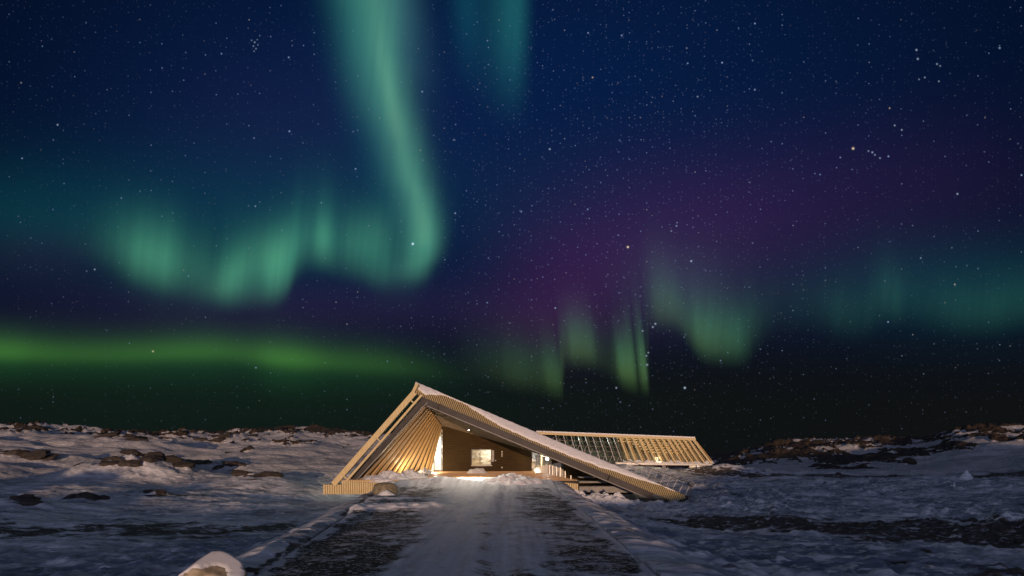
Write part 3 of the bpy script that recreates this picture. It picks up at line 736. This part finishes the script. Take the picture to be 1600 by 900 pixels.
# dark upstand along the crest
part(MB().beam(CT0.lerp(CT1, .04) + Vector((0, .12, .03)), CT1 + Vector((0, .12, .03)), .10, .16), 'roof_upstand', 'dark_steel')
# gable verge board at the peak
part(MB().prism([(W(643, 613, 43.8).x, W(643, 613, 43.8).z), (W(650, 598, 43.8).x, W(650, 598, 43.8).z), (W(654, 600, 43.8).x, W(654, 600, 43.8).z), (W(647, 615, 43.8).x, W(647, 615, 43.8).z)], 43.72, 45.0), 'verge_board', 'larch')

# dark gable wall set back under the roof, window opening cut out of it
X0, X1 = W(691, 0, D1).x, W(831, 0, D1).x
zt0, zt1, zb = W(691, 664, D1).z + .25, W(831, 704, D1).z + .25, .30
wx0, wx1, wz0, wz1 = W(737, 0, D1).x, W(767, 0, D1).x, W(0, 726.5, D1).z, W(0, 702.5, D1).z
zat = lambda x: lerp(zt0, zt1, (x - X0) / (X1 - X0))
mb = MB()
mb.prism([(X0, zb), (wx0, zb), (wx0, zat(wx0)), (X0, zt0)], D1, D1 + .3)
mb.prism([(wx0, zb), (wx1, zb), (wx1, wz0), (wx0, wz0)], D1, D1 + .3)
mb.prism([(wx0, wz1), (wx1, wz1), (wx1, zat(wx1)), (wx0, zat(wx0))], D1, D1 + .3)
mb.prism([(wx1, zb), (X1, zb), (X1, zt1), (wx1, zat(wx1))], D1, D1 + .3)
wall = part(mb, 'gable_wall', 'black_wall')
win = MB()
for (x0, x1, z0, z1) in ((wx0 - .06, wx1 + .06, wz0 - .08, wz0), (wx0 - .06, wx1 + .06, wz1, wz1 + .06), (wx0 - .06, wx0, wz0, wz1), (wx1, wx1 + .06, wz0, wz1)):
    win.box(x0, x1, D1 - .06, D1 + .12, z0, z1)
window = part(win, 'window', 'dark_steel')
window['label'] = 'lit window in the dark gable wall'
MB().box(wx0, wx1, D1 + .10, D1 + .13, wz0, wz1).build('pane', M['glass'], window)
MB().hexa([(wx0 - .02, D1 - .42, wz0 - .12), (wx1 + .18, D1 - .42, wz0 - .12), (wx1 + .02, D1 - .01, wz0 - .03), (wx0, D1 - .01, wz0 - .03),
           (wx0 - .02, D1 - .42, wz0 - .07), (wx1 + .18, D1 - .42, wz0 - .07), (wx1 + .02, D1 - .01, wz0 + .02), (wx0, D1 - .01, wz0 + .02)]).build('sill', M['white_wall'], window)
part(MB().box(W(768, 0, D1).x, W(772, 0, D1).x, D1 - .05, D1 - .003, W(0, 721.5, D1).z, W(0, 703.5, D1).z), 'notice_panel', 'concrete')
for py in (706, 709.5, 712.5, 730.5): 
    p_ = W(784.3, py, D1); part(MB().box(p_.x - .05, p_.x + .05, D1 - .03, D1 - .003, p_.z - .07, p_.z + .07), 'wall_plate', 'white_wall')
p_ = W(774.5, 719.5, D1); part(MB().box(p_.x - .05, p_.x + .05, D1 - .03, D1 - .003, p_.z - .05, p_.z + .05), 'wall_plate', 'white_wall')

# lit rooms behind the gable
part(MB().prism([(-11.8, .5), (5.6, .5), (5.6, 1.9), (-7.4, 5.2), (-11.8, 5.4)], 60.0, 60.2), 'room_back_wall', 'mural')
part(MB().box(-11.8, 5.6, D1 + .35, 60.2, .48, .54), 'room_floor', 'larch_dark')
part(MB().prism([(-11.9, 5.5), (-7.4, 5.2), (5.8, 1.7), (5.8, 1.8), (-7.4, 5.4), (-11.9, 5.7)], D1 + .35, 60.2), 'room_ceiling', 'white_wall')
# pale rock relief that fills the view through the window
rel = MB(); pts = []
for i in range(25):
    row = []
    for j in range(17):
        x = lerp(wx0 - .5, wx1 + .5, i / 24); z = lerp(wz0 - .3, wz1 + .4, j / 16)
        row.append((x, 55.6 + .35 * mnoise.fractal(Vector((x * .9, z * 1.2, 3)), 1, 2, 4), z))
    pts.append(row)
rel.grid(pts); part(rel, 'relief_panel', 'mural')

# glazed door left of the gable wall
dx0, dx1 = W(677.5, 0, D1).x, W(690.6, 0, D1).x; dzt = W(0, 703.5, D1).z; gz0 = .55
dm = MB(); fw = .10
for (x0, x1, z0, z1) in ((dx0, dx0 + fw, gz0, dzt), (dx1 - fw, dx1, gz0, 5.2), (dx0, dx1 - fw, dzt, dzt + fw), (dx0 + fw, dx1 - fw, gz0, gz0 + .14)):
    dm.box(x0, x1, D1 - .05, D1 + .07, z0, z1)
door = part(dm, 'door', 'dark_steel')
MB().box(dx0 + fw, dx1 - fw, D1, D1 + .02, gz0 + .14, dzt).build('pane', M['glass'], door)
MB().tube((dx0 + .2, D1 - .1, 1.1), (dx0 + .2, D1 - .1, 1.7), .025).build('handle', M['galv'], door)
part(MB().prism([(dx0 - .2, dzt + fw), (dx1 - fw, dzt + fw), (dx1 - fw, 5.0)], D1, D1 + .02), 'fanlight', 'glass')
# right-hand entrance: white panel, post, lamp
part(MB().box(W(832, 0, D1).x, W(842, 0, D1).x, 54.6, 54.75, W(0, 721, D1).z, W(0, 704, D1).z), 'white_panel', 'white_wall')
part(MB().box(W(846, 0, D1).x - .08, W(846, 0, D1).x + .08, 53.9, 54.06, .2, W(0, 706, D1).z), 'entrance_post', 'larch')
part(MB().hexa([(2.45, 53.2, .1), (5.4, 50.5, -.3), (5.7, 50.9, -.3), (2.75, 53.6, .1), (2.45, 53.2, .9), (5.4, 50.5, 1.6), (5.7, 50.9, 1.6), (2.75, 53.6, .9)]), 'parapet_wall', 'white_wall')

def lamp_light(name, kind, loc, energy, color, size=.3, rot=None, spot=None, parent=bld):
    ld = bpy.data.lights.new(name, kind); ld.energy = energy; ld.color = color
    if kind == 'AREA': ld.size = size
    else: ld.shadow_soft_size = size
    if spot: ld.spot_size = R(spot); ld.spot_blend = .7
    o = bpy.data.objects.new(name, ld); COL.objects.link(o)
    o.parent = parent; o.location = Vector(loc) - parent.location
    if rot: o.rotation_euler = tuple(R(a) for a in rot)
    return o
# lamps of the building
def downlight(x, y, z):
    f = MB().tube((x, y, z), (x, y, z + .14), .11, 12); o = part(f, 'ceiling_lamp', 'dark_steel')
    MB().tube((x, y, z - .015), (x, y, z - .004), .08, 12).build('lens', M['lamp_white'], o)
downlight(-4.2, 44.7, 4.75)
lamp_light('deck_spot', 'SPOT', (-4.2, 44.7, 4.6), 3800, (1, .88, .68), .08, (0, 0, 0), 74)
lamp_light('entrance_flood', 'SPOT', (-4.0, 44.55, 4.45), 1500, (1, .88, .70), .12, (-28, 0, 0), 150)
lamp_light('wall_wash', 'POINT', (-8.6, 51.5, .55), 260, (1, .80, .52), .12)
lamp_light('wall_wash', 'POINT', (-11.0, 48.6, .75), 260, (1, .80, .52), .12)
lamp_light('wall_wash', 'POINT', (2.9, 52.8, .55), 170, (1, .80, .54), .12)
lamp_light('room_light', 'AREA', (-8.6, 57.5, 5.0), 1300, (1, .93, .80), 1.5)
lamp_light('room_light', 'AREA', (-2.9, 54.75, 3.3), 60, (1, .88, .68), .5)
lamp_light('room_light', 'AREA', (3.6, 56.6, 2.4), 380, (1, .95, .86), 1.0)
pl = W(855, 717, 53.5)
lb = MB()
for k in range(6):
    a0_, a1_ = -math.pi / 2 + math.pi * k / 6, -math.pi / 2 + math.pi * (k + 1) / 6
    lb.tube((pl.x, pl.y, pl.z + .17 * math.sin(a0_)), (pl.x, pl.y, pl.z + .17 * math.sin(a1_)), max(.002, .17 * math.cos(a0_)), 12, max(.002, .17 * math.cos(a1_)))
o = part(lb, 'globe_lamp', 'lamp_white')
lamp_light('globe_light', 'POINT', (pl.x - .1, pl.y - .3, pl.z), 120, (1, .96, .90), .12)

# balustrade along the right edge of the deck
rail = part(MB().tube(W(900, 753, 44.6), W(899.5, 752, 44.65), .02), 'balustrade', 'galv')
for (bx, by, ty) in ((892, 752.5, 742.8), (883, 749, 736), (875.7, 746, 730), (869.3, 743.2, 729), (863.7, 741.2, 727.8), (858.5, 738.5, 726.6), (853.3, 735.7, 725.7), (849.5, 735, 727)):
    D = 44.4 + (892 - bx) * .2
    D = min(D, 53); a_, t_ = W(bx, by + 1, D), W(bx, ty, D); MB().box(a_.x - .045, a_.x + .045, D - .03, D + .03, a_.z - .1, t_.z).build('post', M['galv'], rail)

# terraces, retaining slabs and columns under the low side of the roof
part(MB().hexa([(4.8, 55.6, -2.4), (14.6, 55.6, -2.4), (14.6, 56, -2.4), (4.8, 56, -2.4), (4.8, 55.6, 2.6), (14.6, 55.6, -.7), (14.6, 56, -.7), (4.8, 56, 2.6)]), 'undercroft_wall', 'black_wall')
for (p0, p1, D, th, dp) in (((905, 752), (958, 752), 48, .18, 2.2), ((905, 760), (1030, 761), 46.2, .62, 1.6), ((905, 745), (935, 745), 50, .12, 1.6)):
    a_, b_ = W(*p0, D), W(*p1, D); part(MB().box(a_.x, b_.x, D, D + dp, a_.z - th, a_.z), 'terrace_slab', 'concrete', bev=.02)
for (px, D) in ((1018, 46.3), (967, 46.5)):
    a_ = W(px, 770, D); part(MB().tube((a_.x, D, -2.5), (a_.x, D, a_.z + .1), .16 if px > 1000 else .11, 12), 'column', 'concrete')

# ------------------------------------------------------------------ far wing
wing_lab = 'far wing with leaning timber columns'
DW = 80.0
def TT(px): return W(px, lerp(681, 689, (px - 850) / 235), DW + 1.2)
wroof = MB(); prof = []
a_, b_ = W(838, 673.5, DW), W(1086, 683.5, DW)
wroof.hexa([a_, b_, b_ + Vector((-1, 12, .5)), a_ + Vector((-1, 12, .5)), a_ + Vector((0, 0, .52)), b_ + Vector((0, 0, .48)), b_ + Vector((-1, 12, .8)), a_ + Vector((-1, 12, .8))])
wing = part(MB().hexa([W(838, 678.5, DW - .2), W(1087, 688.5, DW - .2), W(1087, 688.5, DW + .3), W(838, 678.5, DW + .3), W(838, 675, DW - .2), W(1087, 684.5, DW - .2), W(1087, 684.5, DW + .3), W(838, 675, DW + .3)]), 'wing', 'larch')
wing['label'] = 'far wing with leaning timber columns'
def sub(mb, name, mat): return mb.build(name, M[mat], wing)
sub(MB().hexa([W(838, 674.9, DW - .1), W(1086, 684.4, DW - .1), W(1080, 684, DW + 10), W(838, 676, DW + 10), W(838, 673, DW - .05), W(1086, 682.6, DW - .05), W(1080, 683, DW + 10), W(838, 675, DW + 10)]), 'roof_snow', 'snow')
tops_g = [868, 880, 892, 903, 914, 925.5, 936, 948, 958]
tops_w = [968, 978, 988, 997.5, 1007, 1015.5, 1024.6, 1033.6, 1042.6, 1051, 1059, 1067.6, 1076, 1084]
bots_w = [982, 993, 1004.5, 1015, 1024.6, 1035, 1045, 1055, 1065, 1074.6, 1083, 1092, 1101, 1111]
for i, tx_ in enumerate(tops_w):
    ty_ = lerp(683, 688, i / 13); by_ = lerp(720.5, 724.5, i / 13)
    a_, b_ = W(tx_, ty_, DW + .05), W(bots_w[i], by_, DW - .9)
    sub(MB().beam(a_, b_, .30, .26, Vector((1, 0, 0))), 'column', 'larch')
    # second layer and short rails behind
    a2, b2 = W(tx_ + 3.5, ty_ + 1, DW + .9), W(bots_w[i] + 3, by_ - 2, DW - .2)
    sub(MB().beam(a2, b2, .12, .12, Vector((1, 0, 0))), 'inner_column', 'larch_dark')
bots_g = [lerp(868, 982, 0) + 8 + k * 11.4 for k in range(9)]
for i, tx_ in enumerate(tops_g):
    ty_ = lerp(679.5, 683, i / 9); bx_ = tx_ + lerp(10, 13.5, i / 9); by_ = lerp(718, 720, i / 9)
    sub(MB().beam(W(tx_, ty_, DW + .05), W(bx_, by_, DW - .9), .16, .12, Vector((1, 0, 0))), 'mullion', 'galv')
    sub(MB().beam(W(tx_ + 4, ty_, DW + .6), W(bx_ + 4, by_, DW - .3), .10, .22, Vector((1, 0, 0))), 'mullion', 'dark_wood')
mbt = MB()
for r_ in (.22, .42, .62, .82):
    p0 = W(860, 679, DW + .1).lerp(W(872, 718, DW - .8), r_); p1 = W(960, 683, DW + .1).lerp(W(975, 721, DW - .8), r_); mbt.beam(p0, p1, .06, .06)
sub(mbt, 'transom', 'dark_steel')
sub(MB().slab([W(858, 679, DW + .25), W(963, 683.5, DW + .25), W(977, 721, DW - .65), W(870, 718, DW - .65)], (0, .03, 0)), 'glazing', 'glass_green')
sub(MB().slab([W(970, 685, DW + 1.3), W(1083, 689, DW + 1.3), W(1108, 724, DW + .5), W(984, 721, DW + .5)], (0, .03, 0)), 'glazing', 'glass')
# wooden struts catching the light inside the wing
for i, tx_ in enumerate(tops_w[:-2]):
    mbx = MB(); nlev = [2, 2, 3, 5, 6, 6, 6, 6, 6, 5, 4, 3][i]
    for lv in range(nlev):
        f_ = .06 + lv * .105
        p_ = W(tx_, lerp(683, 688, i / 13), DW + .5).lerp(W(bots_w[i], lerp(720.5, 724.5, i / 13), DW - .5), f_)
        mbx.beam(p_ + Vector((-.45, .25, .05)), p_ + Vector((.62, .25, -.08)), .20, .16)
    sub(mbx, 'cross_rail', 'larch')
# wing body: sill, floor, back wall, ends
sub(MB().hexa([W(962, 726, DW - 1.2), W(1114, 727.5, DW - 1.2), W(1114, 727.5, DW + 6), W(962, 726, DW + 6), W(962, 722.5, DW - 1.2), W(1113, 724.8, DW - 1.2), W(1113, 724.8, DW + 6), W(962, 722.5, DW + 6)]), 'sill_beam', 'galv')
sub(MB().hexa([W(820, 721, DW + 5), W(1100, 725, DW + 5), W(1100, 725, DW + 5.3), W(820, 721, DW + 5.3), W(820, 679, DW + 5), W(1076, 686, DW + 5), W(1076, 686, DW + 5.3), W(820, 679, DW + 5.3)]), 'back_wall', 'backing')
sub(MB().hexa([W(838, 675.5, DW + .3), W(1086, 685.5, DW + .3), W(1078, 686.5, DW + 8), W(838, 678.5, DW + 8), W(838, 675, DW + .3), W(1086, 684.6, DW + .3), W(1078, 686, DW + 8), W(838, 678, DW + 8)]), 'roof_panel', 'larch_dark')
for px in (973, 1036, 1090, 1102):
    a_ = W(px, 727, DW + 1); sub(MB().box(a_.x - .3, a_.x + .3, DW + .5, DW + 1.5, -1.6, a_.z), 'pier', 'concrete')
sub(MB().box(W(1080, 0, DW).x, W(1104, 0, DW).x, DW + .9, DW + 1.3, -1.2, W(0, 727, DW).z), 'plinth', 'white_wall')
sm = MB(); pts = []
for i in range(120):
    x = lerp(W(972, 0, DW).x, W(1112, 0, DW).x, i / 119); row = []
    for j in range(7):
        y = DW - 1.22 + j * .22; t = j / 6
        zt = W(0, lerp(722.4, 724.7, i / 119), DW - 1).z
        h = max(0.0, .30 + .45 * mnoise.fractal(Vector((x * 1.3, y * 1.5, 1)), 1, 2, 3)) * math.sin(math.pi * min(1, max(.0, t)))
        row.append((x, y, zt + h))
    pts.append(row)
sm.grid(pts); sub(sm, 'sill_snow', 'snow')
for x_, e_, c_ in ((10.5, 420, (.93, 1, .95)), (15.5, 300, (.93, 1, .95)), (22, 420, (1, .82, .56)), (26.5, 420, (1, .80, .54)), (30.5, 260, (1, .82, .58))):
    lamp_light('wing_light', 'AREA', (x_, DW + 3.6, 5.0 - .05 * (x_ - 10)), e_, c_, 1.2, (-35, 0, 0))
p_ = W(1027, 718, DW - .4); sub(MB().box(p_.x - .35, p_.x + .35, DW + .2, DW + .3, p_.z - .35, p_.z + .4), 'floodlight', 'lamp_warm')
lamp_light('sill_light', 'POINT', (p_.x, DW - 1.0, p_.z + .2), 25, (1, .85, .62), .2)
lamp_light('plinth_light', 'POINT', (W(1092, 0, DW).x, DW + .2, .6), 12, (1, .80, .55), .15)
# link roof between front gable and far wing, kept low behind the crest
part(MB().hexa([bk0 + Vector((0, 0, -.5)), bk1 + Vector((0, 0, -.5)), W(940, 742, DW), W(840, 704, DW), bk0 + Vector((0, 0, -.02)), bk1 + Vector((0, 0, -.02)), W(940, 739, DW), W(840, 701, DW)]), 'link_roof', 'backing')

# walkway railing along the crest of the roof
RL = [(848, 680.5), (873, 684.5), (909, 694.5), (953, 709.5), (1010, 729.5), (1079, 755.5)]
mbr = MB()
for p_, q_ in zip(RL, RL[1:]): mbr.tube(W(*p_, 45.4), W(*q_, 45.4), .028, 6)
wr_ = part(mbr, 'roof_railing', 'dark_steel')
posts = [(845, 858, 17)]
for k in range(22):
    px = lerp(862, 1070, k / 21); cy = lerp(598.5, 777, (px - 650) / 427)
    b_ = W(px, cy + 1, 45.4); f_ = (px - 848) / 222
    rx = px + lerp(3, 9, f_); ry = float(np.interp(rx, [p[0] for p in RL], [p[1] for p in RL]))
    MB().tube(b_, W(rx, ry, 45.4), .022, 6).build('post', M['galv'], wr_)
mr = MB()
for k in range(9):
    px = 826 + k * 4.4; a_ = W(px, 676, 58); mr.tube(a_, W(px, 667.5, 58), .018, 5)
part(mr, 'rear_railing', 'dark_steel')
# snow on the roof: lies on the leaning boards, ragged lower border
mb = MB(); cols = 260; pts = []
def cover(t):       # how far down the boards the snow reaches (fraction from the crest)
    base = np.interp(t, [0, .02, .05, .10, .12, .20, .26, .34, .45, .6, .70, .75, .82, .9, 1], [.25, .5, .75, .12, .05, .10, .45, .75, .80, .80, .68, .52, .34, .06, .02])
    return max(.02, base + .10 * mnoise.fractal(Vector((t * 26, 4, 0)), 1, 2, 3))
for i in range(cols + 1):
    t = .004 + .95 * i / cols
    f_, c_ = FB0.lerp(FB1, t), CT0.lerp(CT1, max(0, t - .006)); cv = cover(t); row = []
    for j in range(9):
        s = j / 8; q = c_.lerp(f_, cv * s); bulge = .02 + .11 * math.sqrt(max(0, 1 - (s) ** 4)) * min(1, cv * 3)
        row.append(q + Vector((0, -.07 - bulge * .8, .03 + bulge * .5)) + Vector((0, 0, .03 * mnoise.noise(Vector((t * 60, s * 3, 0))))))
    pts.append([c_ + Vector((0, .10, .04))] + row + [c_.lerp(f_, cv) + Vector((0, -.04, -.005))])
mb.grid(pts); rs = mb.build('roof_snow', M['snow'], None, smooth=True)
tag(rs, 'long strip of snow lying along the sloping roof edge', 'snow')

# ------------------------------------------------------------------ snow heaps
def heap(name, cx, cy, z, rx, ry, h, mat, label, rough=.25, n=44, seed=0, cat='snow pile', group=None, pk=1.0, fz=None):
    pts = []
    for i in range(n + 1):
        row = []
        for j in range(n + 1):
            u = (i / n) * 2 - 1; v = (j / n) * 2 - 1; r = math.hypot(u, v)
            b = max(0.0, 1 - r ** 1.7 ) ** pk
            x, y = cx + u * rx, cy + v * ry
            nz = mnoise.fractal(Vector((x * 1.1 + seed, y * 1.1, seed)), 1, 2, 5) * rough + abs(mnoise.noise(Vector((x * 3.2, y * 3.2, seed)))) * rough * .35
            g = fz(x, y) if fz else z
            row.append((x, y, g - .08 + max(0, b * h * (1 + nz * 1.2) + (nz * h * .4 if r < .9 else 0) * min(1, b * 3)) - (.12 if r > .97 else 0)))
        pts.append(row)
    o = MB().grid(pts).build(name, M[mat], None, smooth=True)
    return tag(o, label, cat, group)
def dz_(x, y): return zf + .055 * (y - 43.7)
heap('snow_drift', -12.2, 44.9, 0, 2.6, 1.5, .62, 'snow_rough', 'ploughed snow drift on the left end of the deck under the slanting ribs', .5, seed=1, fz=dz_, cat='snow drift')
heap('snow_drift', -10.1, 46.5, 0, 1.7, 1.7, .62, 'snow_rough', 'pointed snow drift farther in along the foot of the ribbed wall', .6, seed=9, fz=dz_, cat='snow drift')
heap('snow_drift', -9.6, 50.3, 0, 1.1, 2.2, .50, 'snow_rough', 'lit snow drift beside the glazed door', .6, seed=4, fz=dz_, cat='snow drift')
heap('snow_pile', W(745, 0, 51.5).x, 51.8, 0, 1.25, 1.0, .62, 'snow_rough', 'small round snow pile below the lit window', .3, seed=5, fz=dz_)
heap('snow_pile', W(800, 0, 42).x, 41.9, 0, 3.3, 1.9, .62, 'snow_rough', 'broad grey heap of cleared snow where the path meets the deck', .55, seed=6, fz=lambda x, y: float(path_z(y)) + .02)
heap('snow_sheet', -4.0, 45.0, 0, 4.4, 1.25, .16, 'snow', 'thin sheet of blown snow on the deck under the bright lamp', .35, seed=15, fz=dz_, cat='snow')
def gfz(x, y): return gz(x, y)
heap('snow_bank', W(945, 0, 40).x, 40.6, 0, 4.4, 1.5, 1.15, 'snow_rough', 'lumpy snow bank below the low side of the roof', .42, seed=8, fz=lambda x, y: -2.2 + max(0, (7.2 - x)) * .28, cat='snow bank', n=60)

# ------------------------------------------------------------------ boulders, outcrops, cairns
def rockmesh(name, cx, cy, cz_, sx_, sy_, sz_, mat, label, cat, group=None, seed=0, amp=.22, sub_=4, flat=.0, rot=0, freq=1.1, cuts=0):
    rr = random.Random(seed + 500); pl_ = [(Vector((rr.uniform(-1, 1), rr.uniform(-1, 1), rr.uniform(-.3, 1))).normalized(), rr.uniform(.62, .86)) for _ in range(cuts)]
    bm = bmesh.new(); bmesh.ops.create_icosphere(bm, subdivisions=sub_, radius=1)
    for v in bm.verts:
        p = v.co.copy(); nn = p.normalized()
        k = 1 + amp * mnoise.fractal(p * freq + Vector((seed * 3.7, seed, 0)), 1, 2, 4)
        k += amp * .5 * (abs(mnoise.noise(p * 2.1 + Vector((seed, 5, 2)))) - .25)
        q = nn * k
        for n_, d_ in pl_:
            e_ = q.dot(n_) - d_
            if e_ > 0: q = q - n_ * (e_ * .93)
        if q.z > .55 - flat: q.z = .55 - flat + (q.z - .55 + flat) * .35
        v.co = Vector((q.x * sx_, q.y * sy_, q.z * sz_))
    me = bpy.data.meshes.new(name); bm.to_mesh(me); bm.free(); me.materials.append(M[mat])
    me.polygons.foreach_set('use_smooth', [True] * len(me.polygons))
    o = bpy.data.objects.new(name, me); COL.objects.link(o); o.location = (cx, cy, cz_); o.rotation_euler = (0, 0, rot)
    return tag(o, label, cat, group)
def capmesh(rock, thr, off, mat='snow', name='snow_cap'):
    """snow lying on the upper faces of a rock, as a shell of its own"""
    me = rock.data; bm = bmesh.new(); bm.from_mesh(me); bm.normal_update()
    dele = [f for f in bm.faces if f.normal.z + .30 * mnoise.noise(f.calc_center_median() * 1.6) < thr]
    bmesh.ops.delete(bm, geom=dele, context='FACES')
    for v in bm.verts:
        b_ = any(e.is_boundary for e in v.link_edges); v.co += v.normal * (off * (.05 if b_ else 1)) + Vector((0, 0, (.0 if b_ else off * .6)))
    m2 = bpy.data.meshes.new(name); bm.to_mesh(m2); bm.free(); m2.materials.clear(); m2.materials.append(M[mat])
    m2.polygons.foreach_set('use_smooth', [True] * len(m2.polygons))
    o = bpy.data.objects.new(name, m2); COL.objects.link(o); o.parent = rock
    return o
bx = W(330, 0, 9.6).x
o = rockmesh('boulder', bx, 9.6, -.70, .70, .62, .66, 'pale_boulder', 'large snow capped boulder left of the path, nearest of all the rocks', 'boulder', seed=2, amp=.10, sub_=5, flat=-.6, rot=.5, cuts=11); capmesh(o, .64, .022, 'snow_smooth')
o = rockmesh('boulder', W(602, 0, 34).x, 34.0, -.45, .95, .7, .95, 'boulder', 'rounded bare boulder at the left path edge in front of the slatted deck', 'boulder', seed=5, amp=.10)
heap('snow_drift', W(602, 0, 33).x + .1, 33.0, 0, .75, .6, .5, 'snow', 'small white drift leaning against the rounded boulder', .2, seed=12, fz=lambda x, y: float(path_z(y)) - .02, n=24, cat='snow drift')
small = [(1447, 862, .26, 'dark rock with a snow tail in the right foreground'), (1452, 886, .20, 'pale rock near the bottom right of the snow field'), (1396, 859, .16, 'small pale rock beside the dark gravel on the right'), (1588, 846, .26, 'rock at the right border beyond the gravel band'), (392, 893, .26, 'dark rock on the left rim of the path'), (1310, 741, .55, 'dark rock at the far end of the lumpy snow field')]
SMALL = []
for i, (px, py, sz, lab) in enumerate(small):
    d_ = 12.0
    for it in range(40): d_ = .5 * d_ + .5 * (EYE - gz((px - 800) * d_ / F, d_)) * F / (py - HY)
    x = (px - 800) * d_ / F
    SMALL.append((x, d_, sz, lab))
# outcrops on the left slope: fractured slabs of bedrock standing out of their snow domes
def slabs(name, parts, org, label, cat, group, seed):
    rr = random.Random(seed); bm = bmesh.new()
    for (x, y, z, sx_, sy_, sz_, tilt, yaw) in parts:
        vs = []
        for q in range(16):
            d_ = Vector((rr.uniform(-1, 1), rr.uniform(-1, 1), rr.uniform(-1, 1))); d_.normalize()
            d_ = Vector((d_.x * sx_, d_.y * sy_, d_.z * sz_)); d_.rotate(Vector((0, 0, 1)).rotation_difference(Vector((math.sin(tilt) * math.cos(yaw), math.sin(tilt) * math.sin(yaw), math.cos(tilt)))))
            vs.append(bm.verts.new((x + d_.x, y + d_.y, z + d_.z)))
        h_ = bmesh.ops.convex_hull(bm, input=vs)
        bmesh.ops.delete(bm, geom=[v for v in set(h_['geom_interior'] + h_['geom_unused']) if isinstance(v, bmesh.types.BMVert)], context='VERTS')
    bmesh.ops.recalc_face_normals(bm, faces=bm.faces)
    me = bpy.data.meshes.new(name); bm.to_mesh(me); bm.free(); me.materials.append(M['rock'])
    o = bpy.data.objects.new(name, me); COL.objects.link(o); o.location = org
    return tag(o, label, cat, group)
for i, (px, py, w_, h_, lab) in enumerate(outs):
    x, y = OUT_XY[i]; rr = random.Random(100 + i); ps = []
    for q in range(rr.randint(5, 8)):
        ox, oy = rr.uniform(-.8, .8) * min(w_, 4.5), rr.uniform(-.75, -.05) * w_ * .5
        s_ = rr.uniform(.10, .24) * w_ + .15
        ps.append((ox, oy, gz(x + ox, y + oy) - gz(x, y) + .02 * s_, s_ * 1.5, s_ * .9, s_ * .42, rr.uniform(.15, .55), rr.uniform(-.6, .3) - 1.2))
    slabs('rock_outcrop', ps, (x, y, gz(x, y)), lab, 'rock outcrop', 'outcrops on the left slope', 200 + i)
for i, (x, y, sz, lab) in enumerate(SMALL):
    o = slabs('rock', [(0, 0, sz * .08, sz * .8, sz * .6, sz * .45, .3, i), (sz * .35, -sz * .1, 0, sz * .5, sz * .4, sz * .3, .4, i * 2)], (x, y, gz(x, y)), lab, 'rock', 'loose rocks in the snow', 300 + i)
    if 'pale' in lab: o.data.materials.clear(); o.data.materials.append(M['stone'])
# snow-plastered cairn and marker on the right
x, d_ = hit(1510, 748.5, 80)
c_ = thing('cairn', (x, d_, gz(x, d_) - .1), 'pale snow plastered cairn with a round top stone on the right slope', 'cairn')
def crock(dx_, dz__, s1, s2, sd):
    o = rockmesh('stone', dx_, 0, dz__, s1, s1 * .9, s2, 'snow', None, None, seed=sd, amp=.12, sub_=3); o.parent = c_
k_ = d_ / F
crock(0, 2.6 * k_, 8 * k_, 4 * k_, 61); crock(-.3 * k_, 6 * k_, 5.8 * k_, 4 * k_, 62); crock(0, 9.5 * k_, 3.2 * k_, 3 * k_, 63); crock(0, 12.2 * k_, 2.2 * k_, 2.2 * k_, 64)
x, d_ = hit(1491, 761, 60); k_ = d_ / F
mk = thing('marker_post', (x, d_, gz(x, d_)), 'short pale marker post standing in the snow below the cairn', 'marker post')
MB().tube((x, d_, gz(x, d_) - .2), (x, d_, gz(x, d_) + 5.5 * k_), 1.1 * k_, 10, .9 * k_).build('post', M['white_wall'], mk)
MB().tube((x, d_, gz(x, d_) + 5.5 * k_), (x, d_, gz(x, d_) + 7 * k_), 1.3 * k_, 10, .6 * k_).build('cap', M['snow'], mk)
# sign at the low end of the roof
sp = W(1078, 787, 43.9)
sg = thing('sign_post', (sp.x, sp.y, gz(sp.x, sp.y)), 'thin dark post with a tilted board at the low end of the roof', 'sign')
MB().tube((sp.x, sp.y, gz(sp.x, sp.y) - .2), (sp.x, sp.y, W(0, 758, 43.9).z), .05, 8).build('post', M['dark_steel'], sg)
a_ = W(1075.5, 754.5, 43.9); b_ = W(1082.5, 759.5, 43.9)
MB().beam(a_, b_, .12, .5).build('board', M['dark_steel'], sg)
